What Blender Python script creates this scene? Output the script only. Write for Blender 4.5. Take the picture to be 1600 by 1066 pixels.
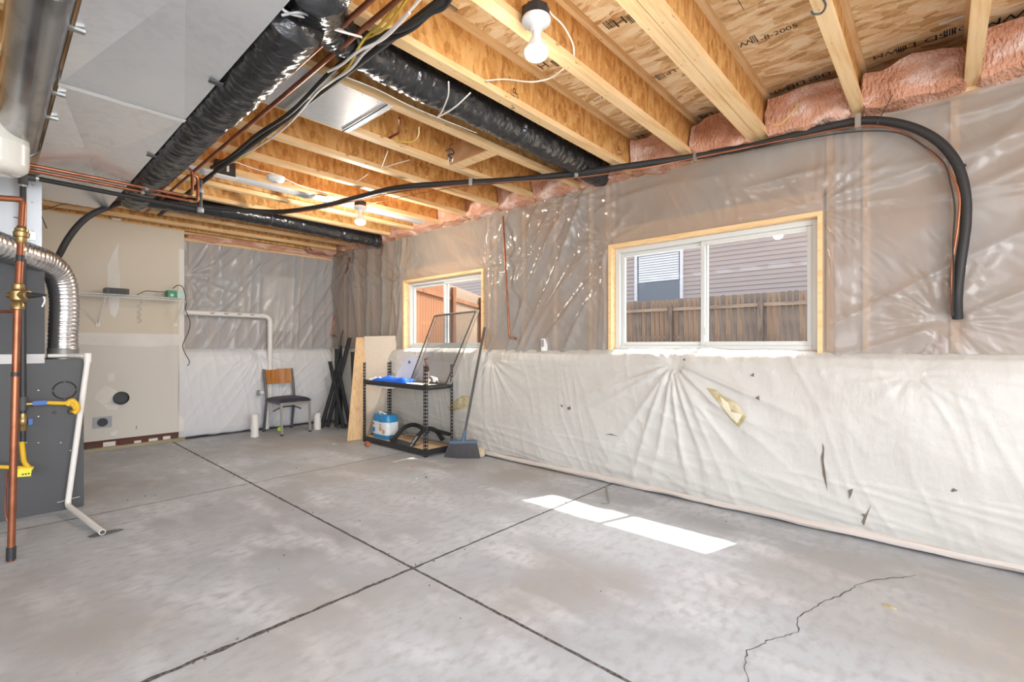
import bpy, bmesh, math, random
import numpy as np
from mathutils import Vector, Matrix, noise
random.seed(7)
for o in list(bpy.data.objects): bpy.data.objects.remove(o)
SC = bpy.context.scene; COL = SC.collection
# ------------------------------------------------------------------ camera
FPX = 740.0; CAMH = 1.2; YAW = math.radians(47.9)
cam = bpy.data.objects.new('camera', bpy.data.cameras.new('camera')); COL.objects.link(cam)
cam.location = (0, 0, CAMH); cam.rotation_euler = (math.radians(90), 0, -YAW)
cam.data.sensor_width = 36; cam.data.lens = FPX/1600*36; cam.data.shift_y = 6/1600
cam.data.clip_start = .02; cam.data.clip_end = 200
SC.camera = cam
# ------------------------------------------------------------------ world, sun, exposure
W = bpy.data.worlds.new('sky'); SC.world = W; W.use_nodes = True
nt = W.node_tree; sky = nt.nodes.new('ShaderNodeTexSky'); sky.sky_type = 'NISHITA'; sky.sun_disc = False
sky.air_density = .7; sky.dust_density = 4; sky.ozone_density = 1.6; sky.sun_elevation = math.radians(61); sky.sun_rotation = math.radians(107)
hz_ = nt.nodes.new('ShaderNodeHueSaturation'); hz_.inputs['Saturation'].default_value = .5
nt.links.new(sky.outputs[0], hz_.inputs['Color']); nt.links.new(hz_.outputs[0], nt.nodes['Background'].inputs[0]); nt.nodes['Background'].inputs[1].default_value = .60
sl = bpy.data.lights.new('sun', 'SUN'); sl.energy = 7; sl.angle = math.radians(.5); sl.color = (1, .96, .88)
sun = bpy.data.objects.new('sun', sl); COL.objects.link(sun)
sun.rotation_euler = Vector((-1, .33, -1.93)).to_track_quat('-Z', 'Y').to_euler(); sun.location = (8, -2, 12)
def area(name, loc, aim, sx, sy, e, col=(1, 1, 1)):
    l = bpy.data.lights.new(name, 'AREA'); l.shape = 'RECTANGLE'; l.size = sx; l.size_y = sy; l.energy = e; l.color = col
    o = bpy.data.objects.new(name, l); COL.objects.link(o); o.location = loc
    o.rotation_euler = (Vector(aim)-Vector(loc)).to_track_quat('-Z', 'Y').to_euler()
area('fill_light_back', (.1, -2.35, 1.45), (.3, 3, 1.35), 3.4, 1.7, 138, (.93, .96, 1))  # added fill lamp behind the camera, brightens the room from an unseen side
area('fill_light_left', (-2.35, -.35, 1.45), (3, 2.8, 1.3), 3.3, 1.7, 50, (.93, .96, 1))  # second added fill lamp, out of view at the left
SC.view_settings.view_transform = 'Standard'; SC.view_settings.look = 'None'
SC.view_settings.gamma = 1; SC.view_settings.use_curve_mapping = False; SC.view_settings.exposure = .66
# ------------------------------------------------------------------ sight lines (used with a real plane each time)
Fv = (math.sin(YAW), math.cos(YAW)); Rv = (math.cos(YAW), -math.sin(YAW))
def ray(px, py):
    l = (px-800)/FPX; return (Fv[0]+l*Rv[0], Fv[1]+l*Rv[1], (539-py)/FPX)
def Dp(px, py, d): r = ray(px, py); return Vector((r[0]*d, r[1]*d, CAMH+r[2]*d))
def Zp(px, py, z): return Dp(px, py, (z-CAMH)/ray(px, py)[2])
def Xp(px, py, x): return Dp(px, py, x/ray(px, py)[0])
def Yp(px, py, y): return Dp(px, py, y/ray(px, py)[1])
# ------------------------------------------------------------------ materials
def mat(name, col, rough=.6, metal=0, spec=.5, bump=None, var=None, emit=None, coat=0, alpha=1, coords='Object', sheen=0):
    """bump=(scale, strength, dist, (sx,sy,sz)); var=list of (scale, detail, colour, lo, hi, (sx,sy,sz))"""
    m = bpy.data.materials.new(name); m.use_nodes = True; n = m.node_tree.nodes; L = m.node_tree.links
    b = n['Principled BSDF']; b.inputs['Base Color'].default_value = (*col, 1)
    b.inputs['Roughness'].default_value = rough; b.inputs['Metallic'].default_value = metal
    b.inputs['Specular IOR Level'].default_value = spec; b.inputs['Coat Weight'].default_value = coat
    b.inputs['Alpha'].default_value = alpha
    tc = n.new('ShaderNodeTexCoord')
    def nz(scale, detail, sc):
        mp = n.new('ShaderNodeMapping'); mp.inputs['Scale'].default_value = sc
        L.new(tc.outputs[coords], mp.inputs[0])
        t = n.new('ShaderNodeTexNoise'); t.inputs['Scale'].default_value = scale; t.inputs['Detail'].default_value = detail
        L.new(mp.outputs[0], t.inputs[0]); return t
    if var:
        prev = None
        for (scale, detail, c2, lo, hi, sc) in var:
            t = nz(scale, detail, sc); rm = n.new('ShaderNodeMapRange')
            rm.inputs[1].default_value = lo; rm.inputs[2].default_value = hi; L.new(t.outputs[0], rm.inputs[0])
            mx = n.new('ShaderNodeMix'); mx.data_type = 'RGBA'; L.new(rm.outputs[0], mx.inputs[0])
            if prev: L.new(prev, mx.inputs[6])
            else: mx.inputs[6].default_value = (*col, 1)
            mx.inputs[7].default_value = (*c2, 1); prev = mx.outputs[2]
        L.new(prev, b.inputs['Base Color'])
    if bump:
        t = nz(bump[0], 4, bump[3]); bp = n.new('ShaderNodeBump'); bp.inputs['Strength'].default_value = bump[1]
        bp.inputs['Distance'].default_value = bump[2]; L.new(t.outputs[0], bp.inputs['Height']); L.new(bp.outputs[0], b.inputs['Normal'])
    if emit: b.inputs['Emission Color'].default_value = (*emit[0], 1); b.inputs['Emission Strength'].default_value = emit[1]
    return m
I3 = (1, 1, 1)
def osb(name, c1, c2, c3, flat=True, sc=1):
    m = bpy.data.materials.new(name); m.use_nodes = True; n = m.node_tree.nodes; L = m.node_tree.links; b = n['Principled BSDF']
    b.inputs['Roughness'].default_value = .65
    tc = n.new('ShaderNodeTexCoord'); prev = None
    nz = n.new('ShaderNodeTexNoise'); nz.inputs['Scale'].default_value = 2.2*sc; nz.inputs['Detail'].default_value = 3; L.new(tc.outputs['Object'], nz.inputs[0])
    add = n.new('ShaderNodeMix'); add.data_type = 'VECTOR'; add.inputs[0].default_value = .16
    L.new(tc.outputs['Object'], add.inputs[4]); L.new(nz.outputs['Color'], add.inputs[5])
    vs = []
    for k, (rz, s) in enumerate(((.25 if flat else .2, (30, 9, 18)), (-.35 if flat else 1.0, (36, 12, 24)), (1.25 if flat else -.8, (30, 11, 20)))):
        mp = n.new('ShaderNodeMapping'); mp.inputs['Rotation'].default_value = ((0, 0, rz) if flat else (0, rz+1.57, 0))
        mp.inputs['Scale'].default_value = tuple(v*sc for v in (s if flat else (s[0]*1.3, 10, s[1]*1.5))); mp.inputs['Location'].default_value = (k*3.3, k, 0)
        L.new(add.outputs[1], mp.inputs[0])
        v = n.new('ShaderNodeTexVoronoi'); v.inputs['Scale'].default_value = 1; L.new(mp.outputs[0], v.inputs[0]); vs.append(v)
    sep = [n.new('ShaderNodeSeparateColor') for _ in vs]
    for s_, v in zip(sep, vs): L.new(v.outputs['Color'], s_.inputs[0])
    ma = n.new('ShaderNodeMath'); ma.operation = 'MULTIPLY'; L.new(sep[0].outputs[0], ma.inputs[0]); L.new(sep[1].outputs[1], ma.inputs[1])
    mb_ = n.new('ShaderNodeMath'); mb_.operation = 'ADD'; L.new(ma.outputs[0], mb_.inputs[0])
    mc = n.new('ShaderNodeMath'); mc.operation = 'MULTIPLY'; L.new(sep[2].outputs[2], mc.inputs[0]); mc.inputs[1].default_value = .45; L.new(mc.outputs[0], mb_.inputs[1])
    fn = n.new('ShaderNodeTexNoise'); fn.inputs['Scale'].default_value = 60; L.new(tc.outputs['Object'], fn.inputs[0])
    md = n.new('ShaderNodeMath'); md.operation = 'MULTIPLY_ADD'; L.new(fn.outputs[0], md.inputs[0]); md.inputs[1].default_value = .3; L.new(mb_.outputs[0], md.inputs[2])
    cr = n.new('ShaderNodeValToRGB'); e = cr.color_ramp.elements
    e[0].position = .18; e[0].color = (*c1, 1); e[1].position = 1.0; e[1].color = (*c3, 1)
    k = cr.color_ramp.elements.new(.5); k.color = (*c2, 1)
    L.new(md.outputs[0], cr.inputs[0]); L.new(cr.outputs[0], b.inputs['Base Color'])
    bp = n.new('ShaderNodeBump'); bp.inputs['Strength'].default_value = .25; bp.inputs['Distance'].default_value = .002
    L.new(md.outputs[0], bp.inputs['Height']); L.new(bp.outputs[0], b.inputs['Normal'])
    return m
M = {}
M['concrete'] = mat('concrete', (.465, .49, .515), .55, bump=(40, .12, .002, I3), var=[
    (1.1, 8, (.32, .33, .345), .44, .66, (1, 1, 1)), (2.6, 9, (.60, .62, .65), .50, .70, (1.6, .7, 1)),
    (.55, 5, (.43, .385, .33), .50, .74, I3), (9, 6, (.31, .30, .30),   .64, .9, (.7, 1.3, 1)), (14, 8, (.38, .38, .39), .46, .74, (1, 1.5, 1)), (90, 3, (.2, .19, .18), .66, .82, I3)])
M['concrete_bare'] = mat('foundation_concrete', (.4, .39, .37), .8, bump=(30, .3, .004, I3))
M['joint'] = mat('joint_dark', (.045, .038, .032), .95)
M['osb'] = osb('osb_deck', (.50, .27, .10), (.80, .55, .28), (.95, .78, .52), True)
M['osb_web'] = osb('osb_web', (.44, .19, .045), (.62, .31, .09), (.74, .43, .16), False)
M['flange'] = mat('pale_lumber', (.80, .56, .30), .6, bump=(6, .15, .002, (1, 12, 12)), var=[(5, 6, (.66, .38, .15), .45, .75, (.6, 9, 9)), (22, 3, (.40, .18, .06), .68, .76, (.6, 2, 2))])
M['flange_side'] = M['flange']
M['lumber'] = mat('window_lumber', (.84, .58, .30), .55, var=[(6, 5, (.66, .36, .13), .5, .8, (6, 1, 6))])
M['stud'] = mat('stud_lumber', (.80, .50, .27), .7, var=[(6, 5, (.70, .40, .20), .5, .8, (8, 8, .6))])
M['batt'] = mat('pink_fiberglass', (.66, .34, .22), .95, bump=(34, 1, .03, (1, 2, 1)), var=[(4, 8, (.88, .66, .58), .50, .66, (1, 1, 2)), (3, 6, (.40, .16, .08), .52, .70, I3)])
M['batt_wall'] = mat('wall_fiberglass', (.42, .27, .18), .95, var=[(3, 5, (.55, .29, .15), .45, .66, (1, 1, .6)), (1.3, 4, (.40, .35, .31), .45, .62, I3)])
M['sheet'] = mat('poly_sheet', (.41, .365, .315), .20, alpha=.56, spec=.6, bump=(9, .25, .01, (1, 1.6, .8)), var=[(1.2, 4, (.47, .45, .43), .4, .7, I3)])
M['sheet_far'] = mat('poly_sheet_far', (.56, .57, .58), .24, alpha=.62, spec=.5, bump=(9, .25, .01, I3))
M['blanket'] = mat('vinyl_blanket', (.59, .578, .54), .38, spec=.4, bump=(30, .4, .008, (1, 1.4, .8)), var=[(1.0, 4, (.53, .505, .465), .4, .75, I3)])
M['galv'] = mat('galvanized_steel', (.86, .875, .90), .27, .68, bump=(2, .04, .02, I3), var=[(26, 2, (.80, .82, .85), .45, .6, I3), (1.6, 3, (.93, .94, .96), .4, .7, I3)])
M['galv_d'] = mat('galvanized_dark', (.40, .40, .40), .24, .95, bump=(3, .08, .02, (1, .3, 1)), var=[(14, 4, (.26, .26, .255), .45, .6, (1, .3, 1))])
M['flue'] = mat('corrugated_aluminium', (.74, .73, .73), .24, .95, bump=(8, .2, .01, I3))
M['mastic'] = mat('mastic', (.86, .85, .81), .8)
M['blackfilm'] = mat('black_film', (.016, .017, .019), .22, spec=.75, bump=(16, .8, .012, I3))
M['rubber'] = mat('black_foam', (.028, .027, .026), .55, spec=.4)
M['blackmetal'] = mat('black_steel', (.03, .03, .032), .45, spec=.5)
M['copper'] = mat('copper', (.40, .15, .08), .36, .8, var=[(8, 4, (.24, .085, .045), .45, .7, I3)])
M['copper_d'] = mat('tarnished_copper', (.26, .085, .045), .4, .6, var=[(9, 4, (.14, .05, .03), .45, .7, I3)])
M['brass'] = mat('brass', (.38, .27, .12), .35, .85, var=[(14, 4, (.33, .22, .10), .45, .7, I3)])
M['pvc'] = mat('white_pvc', (.80, .78, .73), .35)
M['white'] = mat('white_plastic', (.84, .84, .82), .35)
M['tank'] = mat('enamel_tank', (.74, .71, .64), .25, coat=.3)
M['porcelain'] = mat('porcelain', (.85, .85, .83), .2)
M['bulb'] = mat('lit_bulb', (1, 1, 1), .3, emit=((1, .97, .92), 4))
M['bulbneck'] = mat('bulb_neck', (.80, .79, .77), .3)
M['drywall'] = mat('drywall', (.70, .62, .50), .85, var=[(1.0, 3, (.73, .66, .56), .4, .7, I3)])
M['drywall_g'] = mat('drywall_lower', (.70, .665, .605), .85)
M['mud'] = mat('joint_compound', (.82, .79, .74), .85, var=[(3, 4, (.74, .70, .64), .45, .7, I3)])
M['furnace'] = mat('furnace_grey', (.072, .073, .076), .5, spec=.45)
M['coil'] = mat('coil_cabinet', (.045, .047, .052), .5)
M['dkgrey'] = mat('dark_grey', (.07, .07, .07), .5)
M['grey'] = mat('mid_grey', (.35, .36, .38), .45, .2)
M['vinyl'] = mat('window_vinyl', (.62, .63, .61), .35)
M['yellow'] = mat('yellow_coating', (.75, .45, .015), .4)
M['yellowcable'] = mat('yellow_cable', (.72, .52, .08), .45)
M['whitecable'] = mat('white_cable', (.78, .74, .68), .5)
M['tag'] = mat('yellow_tag', (.85, .80, .05), .5)
M['blue'] = mat('blue_valve', (.02, .12, .45), .4)
M['chairmetal'] = mat('chair_metal', (.13, .13, .14), .4, .4)
M['chairlight'] = mat('worn_chair_metal', (.42, .40, .36), .4, .4)
M['seat'] = mat('seat_vinyl', (.035, .037, .06), .42, spec=.5)
M['chairwood'] = mat('chair_wood', (.52, .22, .055), .3, coat=.4, var=[(5, 5, (.36, .13, .03), .45, .75, (8, 1, 1))])
M['particle'] = mat('particle_board', (.66, .48, .30), .8, var=[(60, 3, (.50, .34, .19), .5, .7, I3)])
M['board_pale'] = mat('pale_board', (.70, .62, .51), .7, var=[(70, 3, (.62, .52, .40), .5, .7, I3)])
M['board_ply'] = mat('plywood_board', (.68, .47, .26), .7, var=[(8, 4, (.55, .34, .16), .45, .75, (5, 5, .6))])
M['shelftop'] = mat('shelf_top', (.66, .60, .54), .6)
M['cloth'] = mat('blue_cloth', (.012, .13, .72), .75)
M['clothwhite'] = mat('white_cloth', (.78, .78, .80), .8)
M['bagblue'] = mat('bag_blue', (.02, .22, .46), .3)
M['bagwhite'] = mat('bag_white', (.72, .76, .78), .35)
M['bagtan'] = mat('bag_print_tan', (.62, .36, .20), .5)
M['bagred'] = mat('bag_print_red', (.55, .10, .12), .5)
M['foam'] = mat('foam_grip', (.02, .02, .02), .85)
M['bristle'] = mat('bristle', (.16, .155, .16), .8)
M['broomblue'] = mat('broom_cap', (.07, .12, .19), .45)
M['ball'] = mat('tennis_felt', (.55, .75, .05), .9)
M['ink'] = mat('black_ink', (.05, .035, .03), .8)
M['torn'] = mat('torn_backing', (.42, .34, .17), .7, var=[(12, 5, (.62, .55, .38), .45, .65, I3)])
M['tear'] = mat('tear_dark', (.17, .14, .11), .9)
M['green'] = mat('green_box', (.01, .24, .11), .4)
M['palegreen'] = mat('pale_green_box', (.55, .72, .62), .45)
M['orange'] = mat('orange_plastic', (.55, .14, .05), .5)
M['siding'] = mat('lap_siding', (.46, .385, .34), .7)
M['fence'] = mat('weathered_cedar', (.27, .185, .12), .85, var=[(3, 6, (.13, .095, .07), .40, .62, (5, 5, .5)), (1.2, 3, (.34, .26, .18), .5, .7, I3)])
M['fence_b'] = mat('weathered_cedar_grey', (.21, .165, .125), .85, var=[(4, 6, (.10, .08, .065), .42, .62, (5, 5, .6))])
M['fence_rail'] = mat('weathered_rail', (.36, .28, .20), .85, var=[(3, 6, (.22, .17, .13), .42, .66, (4, .5, 4))])
M['cedar'] = mat('orange_cedar', (.24, .095, .035), .8, var=[(3, 6, (.10, .04, .018), .45, .7, (4, 4, .5))])
M['ground'] = mat('gravel', (.30, .26, .21), .95, bump=(30, .8, .03, I3))
M['brickred'] = mat('red_batt', (.16, .06, .045), .9, var=[(14, 5, (.12, .07, .05), .45, .6, I3)])
M['plate'] = mat('treated_plate', (.42, .37, .24), .8, var=[(5, 5, (.33, .27, .17), .45, .7, (.6, 6, 6))])
M['siding_trim'] = mat('house_trim', (.80, .80, .78), .6)
M['blind'] = mat('blind_slat', (.78, .79, .80), .6)
M['darkglass'] = mat('dark_pane', (.10, .115, .135), .08, spec=.8)
M['stain'] = mat('floor_stain', (.10, .125, .12), .6, var=[(40, 4, (.22, .22, .21), .45, .6, I3)])
M['hex'] = mat('bright_steel', (.42, .42, .40), .35, .7)
def glass_mat():
    m = bpy.data.materials.new('window_glass'); m.use_nodes = True; n = m.node_tree.nodes; L = m.node_tree.links; n.clear()
    out = n.new('ShaderNodeOutputMaterial'); tr = n.new('ShaderNodeBsdfTransparent'); gl = n.new('ShaderNodeBsdfGlossy'); mx = n.new('ShaderNodeMixShader')
    gl.inputs['Roughness'].default_value = .02; w0 = n.new('ShaderNodeLayerWeight'); w0.inputs[0].default_value = .5
    pw = n.new('ShaderNodeMath'); pw.operation = 'POWER'; pw.inputs[1].default_value = 4; L.new(w0.outputs['Facing'], pw.inputs[0])
    lw = n.new('ShaderNodeMath'); lw.operation = 'MULTIPLY_ADD'; lw.inputs[1].default_value = .5; lw.inputs[2].default_value = .03; L.new(pw.outputs[0], lw.inputs[0])
    tr.inputs[0].default_value = (.95, .96, .96, 1)
    L.new(lw.outputs[0], mx.inputs[0]); L.new(tr.outputs[0], mx.inputs[1]); L.new(gl.outputs[0], mx.inputs[2]); L.new(mx.outputs[0], out.inputs[0]); return m
M['glass'] = glass_mat()
def mesh_mat():
    m = bpy.data.materials.new('insect_mesh'); m.use_nodes = True; n = m.node_tree.nodes; b = n['Principled BSDF']
    b.inputs['Base Color'].default_value = (.14, .14, .14, 1); b.inputs['Alpha'].default_value = .14; return m
M['screen'] = mesh_mat()
# ------------------------------------------------------------------ mesh builder
class MB:
    def __init__(s): s.v = []; s.f = []
    def box(s, c, d, rot=None):
        i = len(s.v)
        for k in range(8):
            p = Vector(((k & 1)-.5, ((k >> 1) & 1)-.5, ((k >> 2) & 1)-.5)); p = Vector((p.x*d[0], p.y*d[1], p.z*d[2]))
            if rot is not None: p = rot @ p
            s.v.append(p+Vector(c))
        s.f += [[i+a for a in q] for q in ((0, 2, 3, 1), (4, 5, 7, 6), (0, 1, 5, 4), (2, 6, 7, 3), (0, 4, 6, 2), (1, 3, 7, 5))]; return s
    def bb(s, a, b):
        return s.box([(x+y)/2 for x, y in zip(a, b)], [abs(y-x) for x, y in zip(a, b)])
    def bar(s, p, q, w, t, up=(0, 0, 1)):
        p = Vector(p); q = Vector(q); z = (q-p); L_ = z.length; z.normalize(); x = Vector(up).cross(z)
        if x.length < 1e-4: x = Vector((1, 0, 0)).cross(z)
        x.normalize(); y = z.cross(x); return s.box((p+q)/2, (w, t, L_), Matrix((x, y, z)).transposed())
    def tube(s, pts, r, seg=10, caps=True, rf=None):
        pts = [Vector(p) for p in pts]; n = len(pts); base = len(s.v); nx = None
        for k in range(n):
            t = (pts[min(k+1, n-1)]-pts[max(k-1, 0)]); t = t.normalized() if t.length > 1e-9 else Vector((0, 0, 1))
            if nx is None:
                nx = t.orthogonal().normalized()
            nx = (nx-t*nx.dot(t)).normalized(); ny = t.cross(nx)
            rr = r[k] if isinstance(r, (list, tuple)) else r
            for j in range(seg):
                a = 2*math.pi*j/seg; q = rr if rf is None else rr*rf(k, a)
                s.v.append(pts[k]+(nx*math.cos(a)+ny*math.sin(a))*q)
        for k in range(n-1):
            for j in range(seg):
                a = base+k*seg+j; b = base+k*seg+(j+1) % seg; s.f.append([a, b, b+seg, a+seg])
        if caps: s.f.append([base+j for j in range(seg)][::-1]); s.f.append([base+(n-1)*seg+j for j in range(seg)])
        return s
    def cyl(s, p, q, r, seg=14, r2=None): return s.tube([p, q], [r, r if r2 is None else r2], seg)
    def lathe(s, prof, o=(0, 0, 0), ax=(0, 0, 1), seg=24):
        o = Vector(o); z = Vector(ax).normalized(); x = z.orthogonal().normalized(); y = z.cross(x); b = len(s.v)
        for (r, h) in prof:
            for j in range(seg):
                a = 2*math.pi*j/seg; s.v.append(o+z*h+(x*math.cos(a)+y*math.sin(a))*max(r, 1e-4))
        for k in range(len(prof)-1):
            for j in range(seg):
                a = b+k*seg+j; c = b+k*seg+(j+1) % seg; s.f.append([a, c, c+seg, a+seg])
        s.f.append([b+j for j in range(seg)][::-1]); s.f.append([b+(len(prof)-1)*seg+j for j in range(seg)]); return s
    def prism(s, poly, d):
        """poly: list of 3-D points, extruded along vector d"""
        n = len(poly); b = len(s.v); d = Vector(d)
        s.v += [Vector(p) for p in poly]+[Vector(p)+d for p in poly]
        s.f.append([b+k for k in range(n)][::-1]); s.f.append([b+n+k for k in range(n)])
        for k in range(n): s.f.append([b+k, b+(k+1) % n, b+n+(k+1) % n, b+n+k])
        return s
    def mesh(s, name, m, smooth=False, off=(0, 0, 0), bevel=0):
        me = bpy.data.meshes.new(name); off = Vector(off)
        me.from_pydata([tuple(v-off) for v in s.v], [], s.f)
        bm = bmesh.new(); bm.from_mesh(me); bmesh.ops.recalc_face_normals(bm, faces=bm.faces)
        if bevel: bmesh.ops.bevel(bm, geom=list(bm.edges), offset=bevel, segments=2, affect='EDGES', clamp_overlap=True)
        bm.to_mesh(me); bm.free()
        if smooth:
            me.shade_smooth()
            try: me.set_sharp_from_angle(angle=math.radians(42))
            except Exception: pass
        me.materials.append(m if not isinstance(m, str) else M[m]); return me
    def build(s, name, m, parent=None, smooth=False, bevel=0, at=None):
        """vertices are given in world space; the object sits at `at` (or at its parent's origin)"""
        wp = Vector((0, 0, 0)); p = parent
        while p is not None: wp += p.location; p = p.parent
        o_at = Vector(at) if at is not None else wp.copy()
        o = bpy.data.objects.new(name, s.mesh(name, m, smooth, o_at, bevel)); COL.objects.link(o)
        o.parent = parent; o.location = o_at-wp; return o
def tag(o, label=None, cat=None, group=None, kind=None):
    if label: o['label'] = label
    if cat: o['category'] = cat
    if group: o['group'] = group
    if kind: o['kind'] = kind
    return o
def thing(name, label, cat, loc, group=None, kind=None):
    o = bpy.data.objects.new(name, None); COL.objects.link(o); o.location = loc; o.empty_display_size = .05
    return tag(o, label, cat, group, kind)
def inst(name, me, parent, loc, rot=None):
    wp = Vector((0, 0, 0)); p = parent
    while p is not None: wp += p.location; p = p.parent
    o = bpy.data.objects.new(name, me); COL.objects.link(o); o.parent = parent; o.location = Vector(loc)-wp
    if rot: o.rotation_euler = rot
    return o
def smooth_path(pts, n=8):
    P = [Vector(p) for p in pts]; P = [P[0]*2-P[1]]+P+[P[-1]*2-P[-2]]; out = []
    for k in range(1, len(P)-2):
        for j in range(n):
            t = j/n; a, b, c, d = P[k-1], P[k], P[k+1], P[k+2]
            out.append(.5*((2*b)+(c-a)*t+(2*a-5*b+4*c-d)*t*t+(3*b-a-3*c+d)*t**3))
    out.append(P[-2]); return out
def bent(pts, r=.04, n=5):
    """polyline with rounded elbows"""
    P = [Vector(p) for p in pts]; out = [P[0]]
    for k in range(1, len(P)-1):
        a = (P[k-1]-P[k]); b = (P[k+1]-P[k]); q = min(r, a.length*.45, b.length*.45); a = P[k]+a.normalized()*q; b = P[k]+b.normalized()*q
        for j in range(n+1):
            t = j/n; out.append(a*(1-t)**2+P[k]*2*t*(1-t)+b*t*t)
    out.append(P[-1]); return out
def text(name, body, size, m, parent, M4, label=None):
    c = bpy.data.curves.new(name, 'FONT'); c.body = body; c.size = size; c.align_x = 'CENTER'; c.align_y = 'CENTER'
    t = bpy.data.objects.new(name, c); COL.objects.link(t); dg = bpy.context.evaluated_depsgraph_get()
    me = bpy.data.meshes.new_from_object(t.evaluated_get(dg)); bpy.data.objects.remove(t)
    me.materials.clear(); me.materials.append(M[m]); me.transform(M4)
    wp = Vector((0, 0, 0)); p = parent
    while p is not None: wp += p.location; p = p.parent
    ctr = M4.translation.copy(); me.transform(Matrix.Translation(-ctr))
    o = bpy.data.objects.new(name, me); COL.objects.link(o); o.parent = parent; o.location = ctr-wp
    if label: o['label'] = label
    return o
WX = 3.68    # upper right wall plane
BX = 3.61    # foot of the blanket
FY = 7.15    # far wall plane
JB = 2.645   # joist bottoms
DK = 2.95    # underside of the subfloor
WIN = [(.575, 2.155, 2.07), (3.735, 5.225, 2.035)]   # y0, y1, top of the two openings
LZ = 1.15
# ================================================================== FLOOR
fl = thing('floor', None, None, (0, 0, 0), kind='structure')
MB().bb((-2.6, -2.6, -.12), (3.9, 7.4, -.0025)).build('joint_filler', 'joint', fl)
xs = [-2.6, -.81, 1.53, 3.9]; ys = [-2.6, -1.6, 2.10, 4.43, 6.74, 7.4]
for i in range(3):
    for j in range(5):
        gx0 = .007 if i else 0; gx1 = .007 if i < 2 else 0
        gy0 = .0045 if j else 0; gy1 = .0045 if j < 4 else 0
        gy0, gy1 = [(0, .002), (.002, .0065), (.0065, .0035), (.0035, .003), (.003, 0)][j]
        mb = MB(); a = (xs[i]+gx0, ys[j]+gy0, -.1); b = (xs[i+1]-gx1, ys[j+1]-gy1, 0)
        mb.bb(a, b); mb.build('slab', 'concrete', fl)
def ribbon(pts, w, z, name, m, parent, rough=.0):
    mb = MB(); n = len(pts)
    for k, p in enumerate(pts):
        p = Vector(p); t = (Vector(pts[min(k+1, n-1)])-Vector(pts[max(k-1, 0)])).normalized(); s = Vector((-t.y, t.x, 0)); ww = w*(.5+random.random())
        mb.v += [Vector((p.x, p.y, z))+s*ww, Vector((p.x, p.y, z))-s*ww]
    mb.f = [[2*k, 2*k+1, 2*k+3, 2*k+2] for k in range(n-1)]
    return mb.build(name, m, parent)
def grime(p, q, w0, w1, seed):
    p, q = Vector(p), Vector(q); n = int((q-p).length/.015); t = (q-p).normalized(); sd = Vector((-t.y, t.x, 0)); mb = MB()
    for k in range(n+1):
        a = p.lerp(q, k/n); f = k/n; w = w0+(w1-w0)*f
        mb.v += [a+sd*w*(1+.9*noise.noise((k*.21, seed, 0))), a-sd*w*(1+.9*noise.noise((k*.21, seed, 9)))]
    mb.f = [[2*k, 2*k+1, 2*k+3, 2*k+2] for k in range(n)]; return mb.build('joint_grime', 'joint_edge', fl)
M['joint_edge'] = mat('joint_grime', (.07, .06, .053), .95, var=[(60, 4, (.16, .15, .145), .45, .62, I3)])
grime((1.53, -2.5, .0006), (1.53, 7.0, .0006), .0065, .0085, 1)
grime((-2.5, 2.10, .0007), (1.53, 2.10, .0007), .013, .010, 2); grime((1.53, 2.10, .0007), (3.6, 2.10, .0007), .008, .005, 3)
grime((-2.5, 4.43, .0007), (3.6, 4.43, .0007), .006, .0045, 4)
cp = [(1168, 1066), (1163, 1040), (1168, 1018), (1196, 1004), (1198, 1000), (1224, 995), (1246, 989), (1247, 966), (1252, 962), (1275, 950), (1284, 940), (1312, 932), (1333, 920), (1336, 914), (1372, 906), (1408, 903), (1436, 897)]
path = []
for k in range(len(cp)-1):
    a = Zp(*cp[k], 0); b = Zp(*cp[k+1], 0)
    for j in range(4):
        q = a.lerp(b, j/4); path.append((q.x+random.uniform(-.006, .006), q.y+random.uniform(-.006, .006)*1, 0))
tag(ribbon([(p[0], p[1], 0) for p in path], .0016, .0012, 'crack', 'joint', fl), 'hairline crack running across the slab')
def blot(px, py, rx, ry, m, name, parent, z=.0015, label=None, n=22):
    c = Zp(px, py, z); mb = MB()
    mb.v = [c+Vector((math.cos(a)*rx*(1+.35*noise.noise((a*1.7, px, 0))), math.sin(a)*ry*(1+.35*noise.noise((a*1.7, py, 3))), 0)) for a in [2*math.pi*k/n for k in range(n)]]
    mb.f = [list(range(n))]; return tag(mb.build(name, m, parent), label)
blot(165, 833, .09, .045, 'stain', 'damp_stain', fl, label='dark damp stain under the drain pipe')
blot(325, 791, .035, .02, mat('blue_chalk', (.30, .38, .52), .8), 'chalk_mark', fl, label='small blue chalk mark')
for k in range(70):     # grit along the joints and scattered crumbs
    if k < 40: p = (1.53+random.gauss(0, .02), random.uniform(.4, 6.5), 0) if k % 2 else (random.uniform(.3, 3.3), 2.10+random.gauss(0, .018), 0)
    else: p = (random.uniform(.6, 3.4), random.uniform(.3, 5.5), 0)
    if k == 0: gm = MB()
    s = random.uniform(.0025, .006); gm.box((p[0], p[1], s*.4), (s*1.6, s, s*.8), Matrix.Rotation(random.random()*3, 3, 'Z'))
tag(gm.build('grit', 'tear', fl), kind='stuff')
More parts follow.
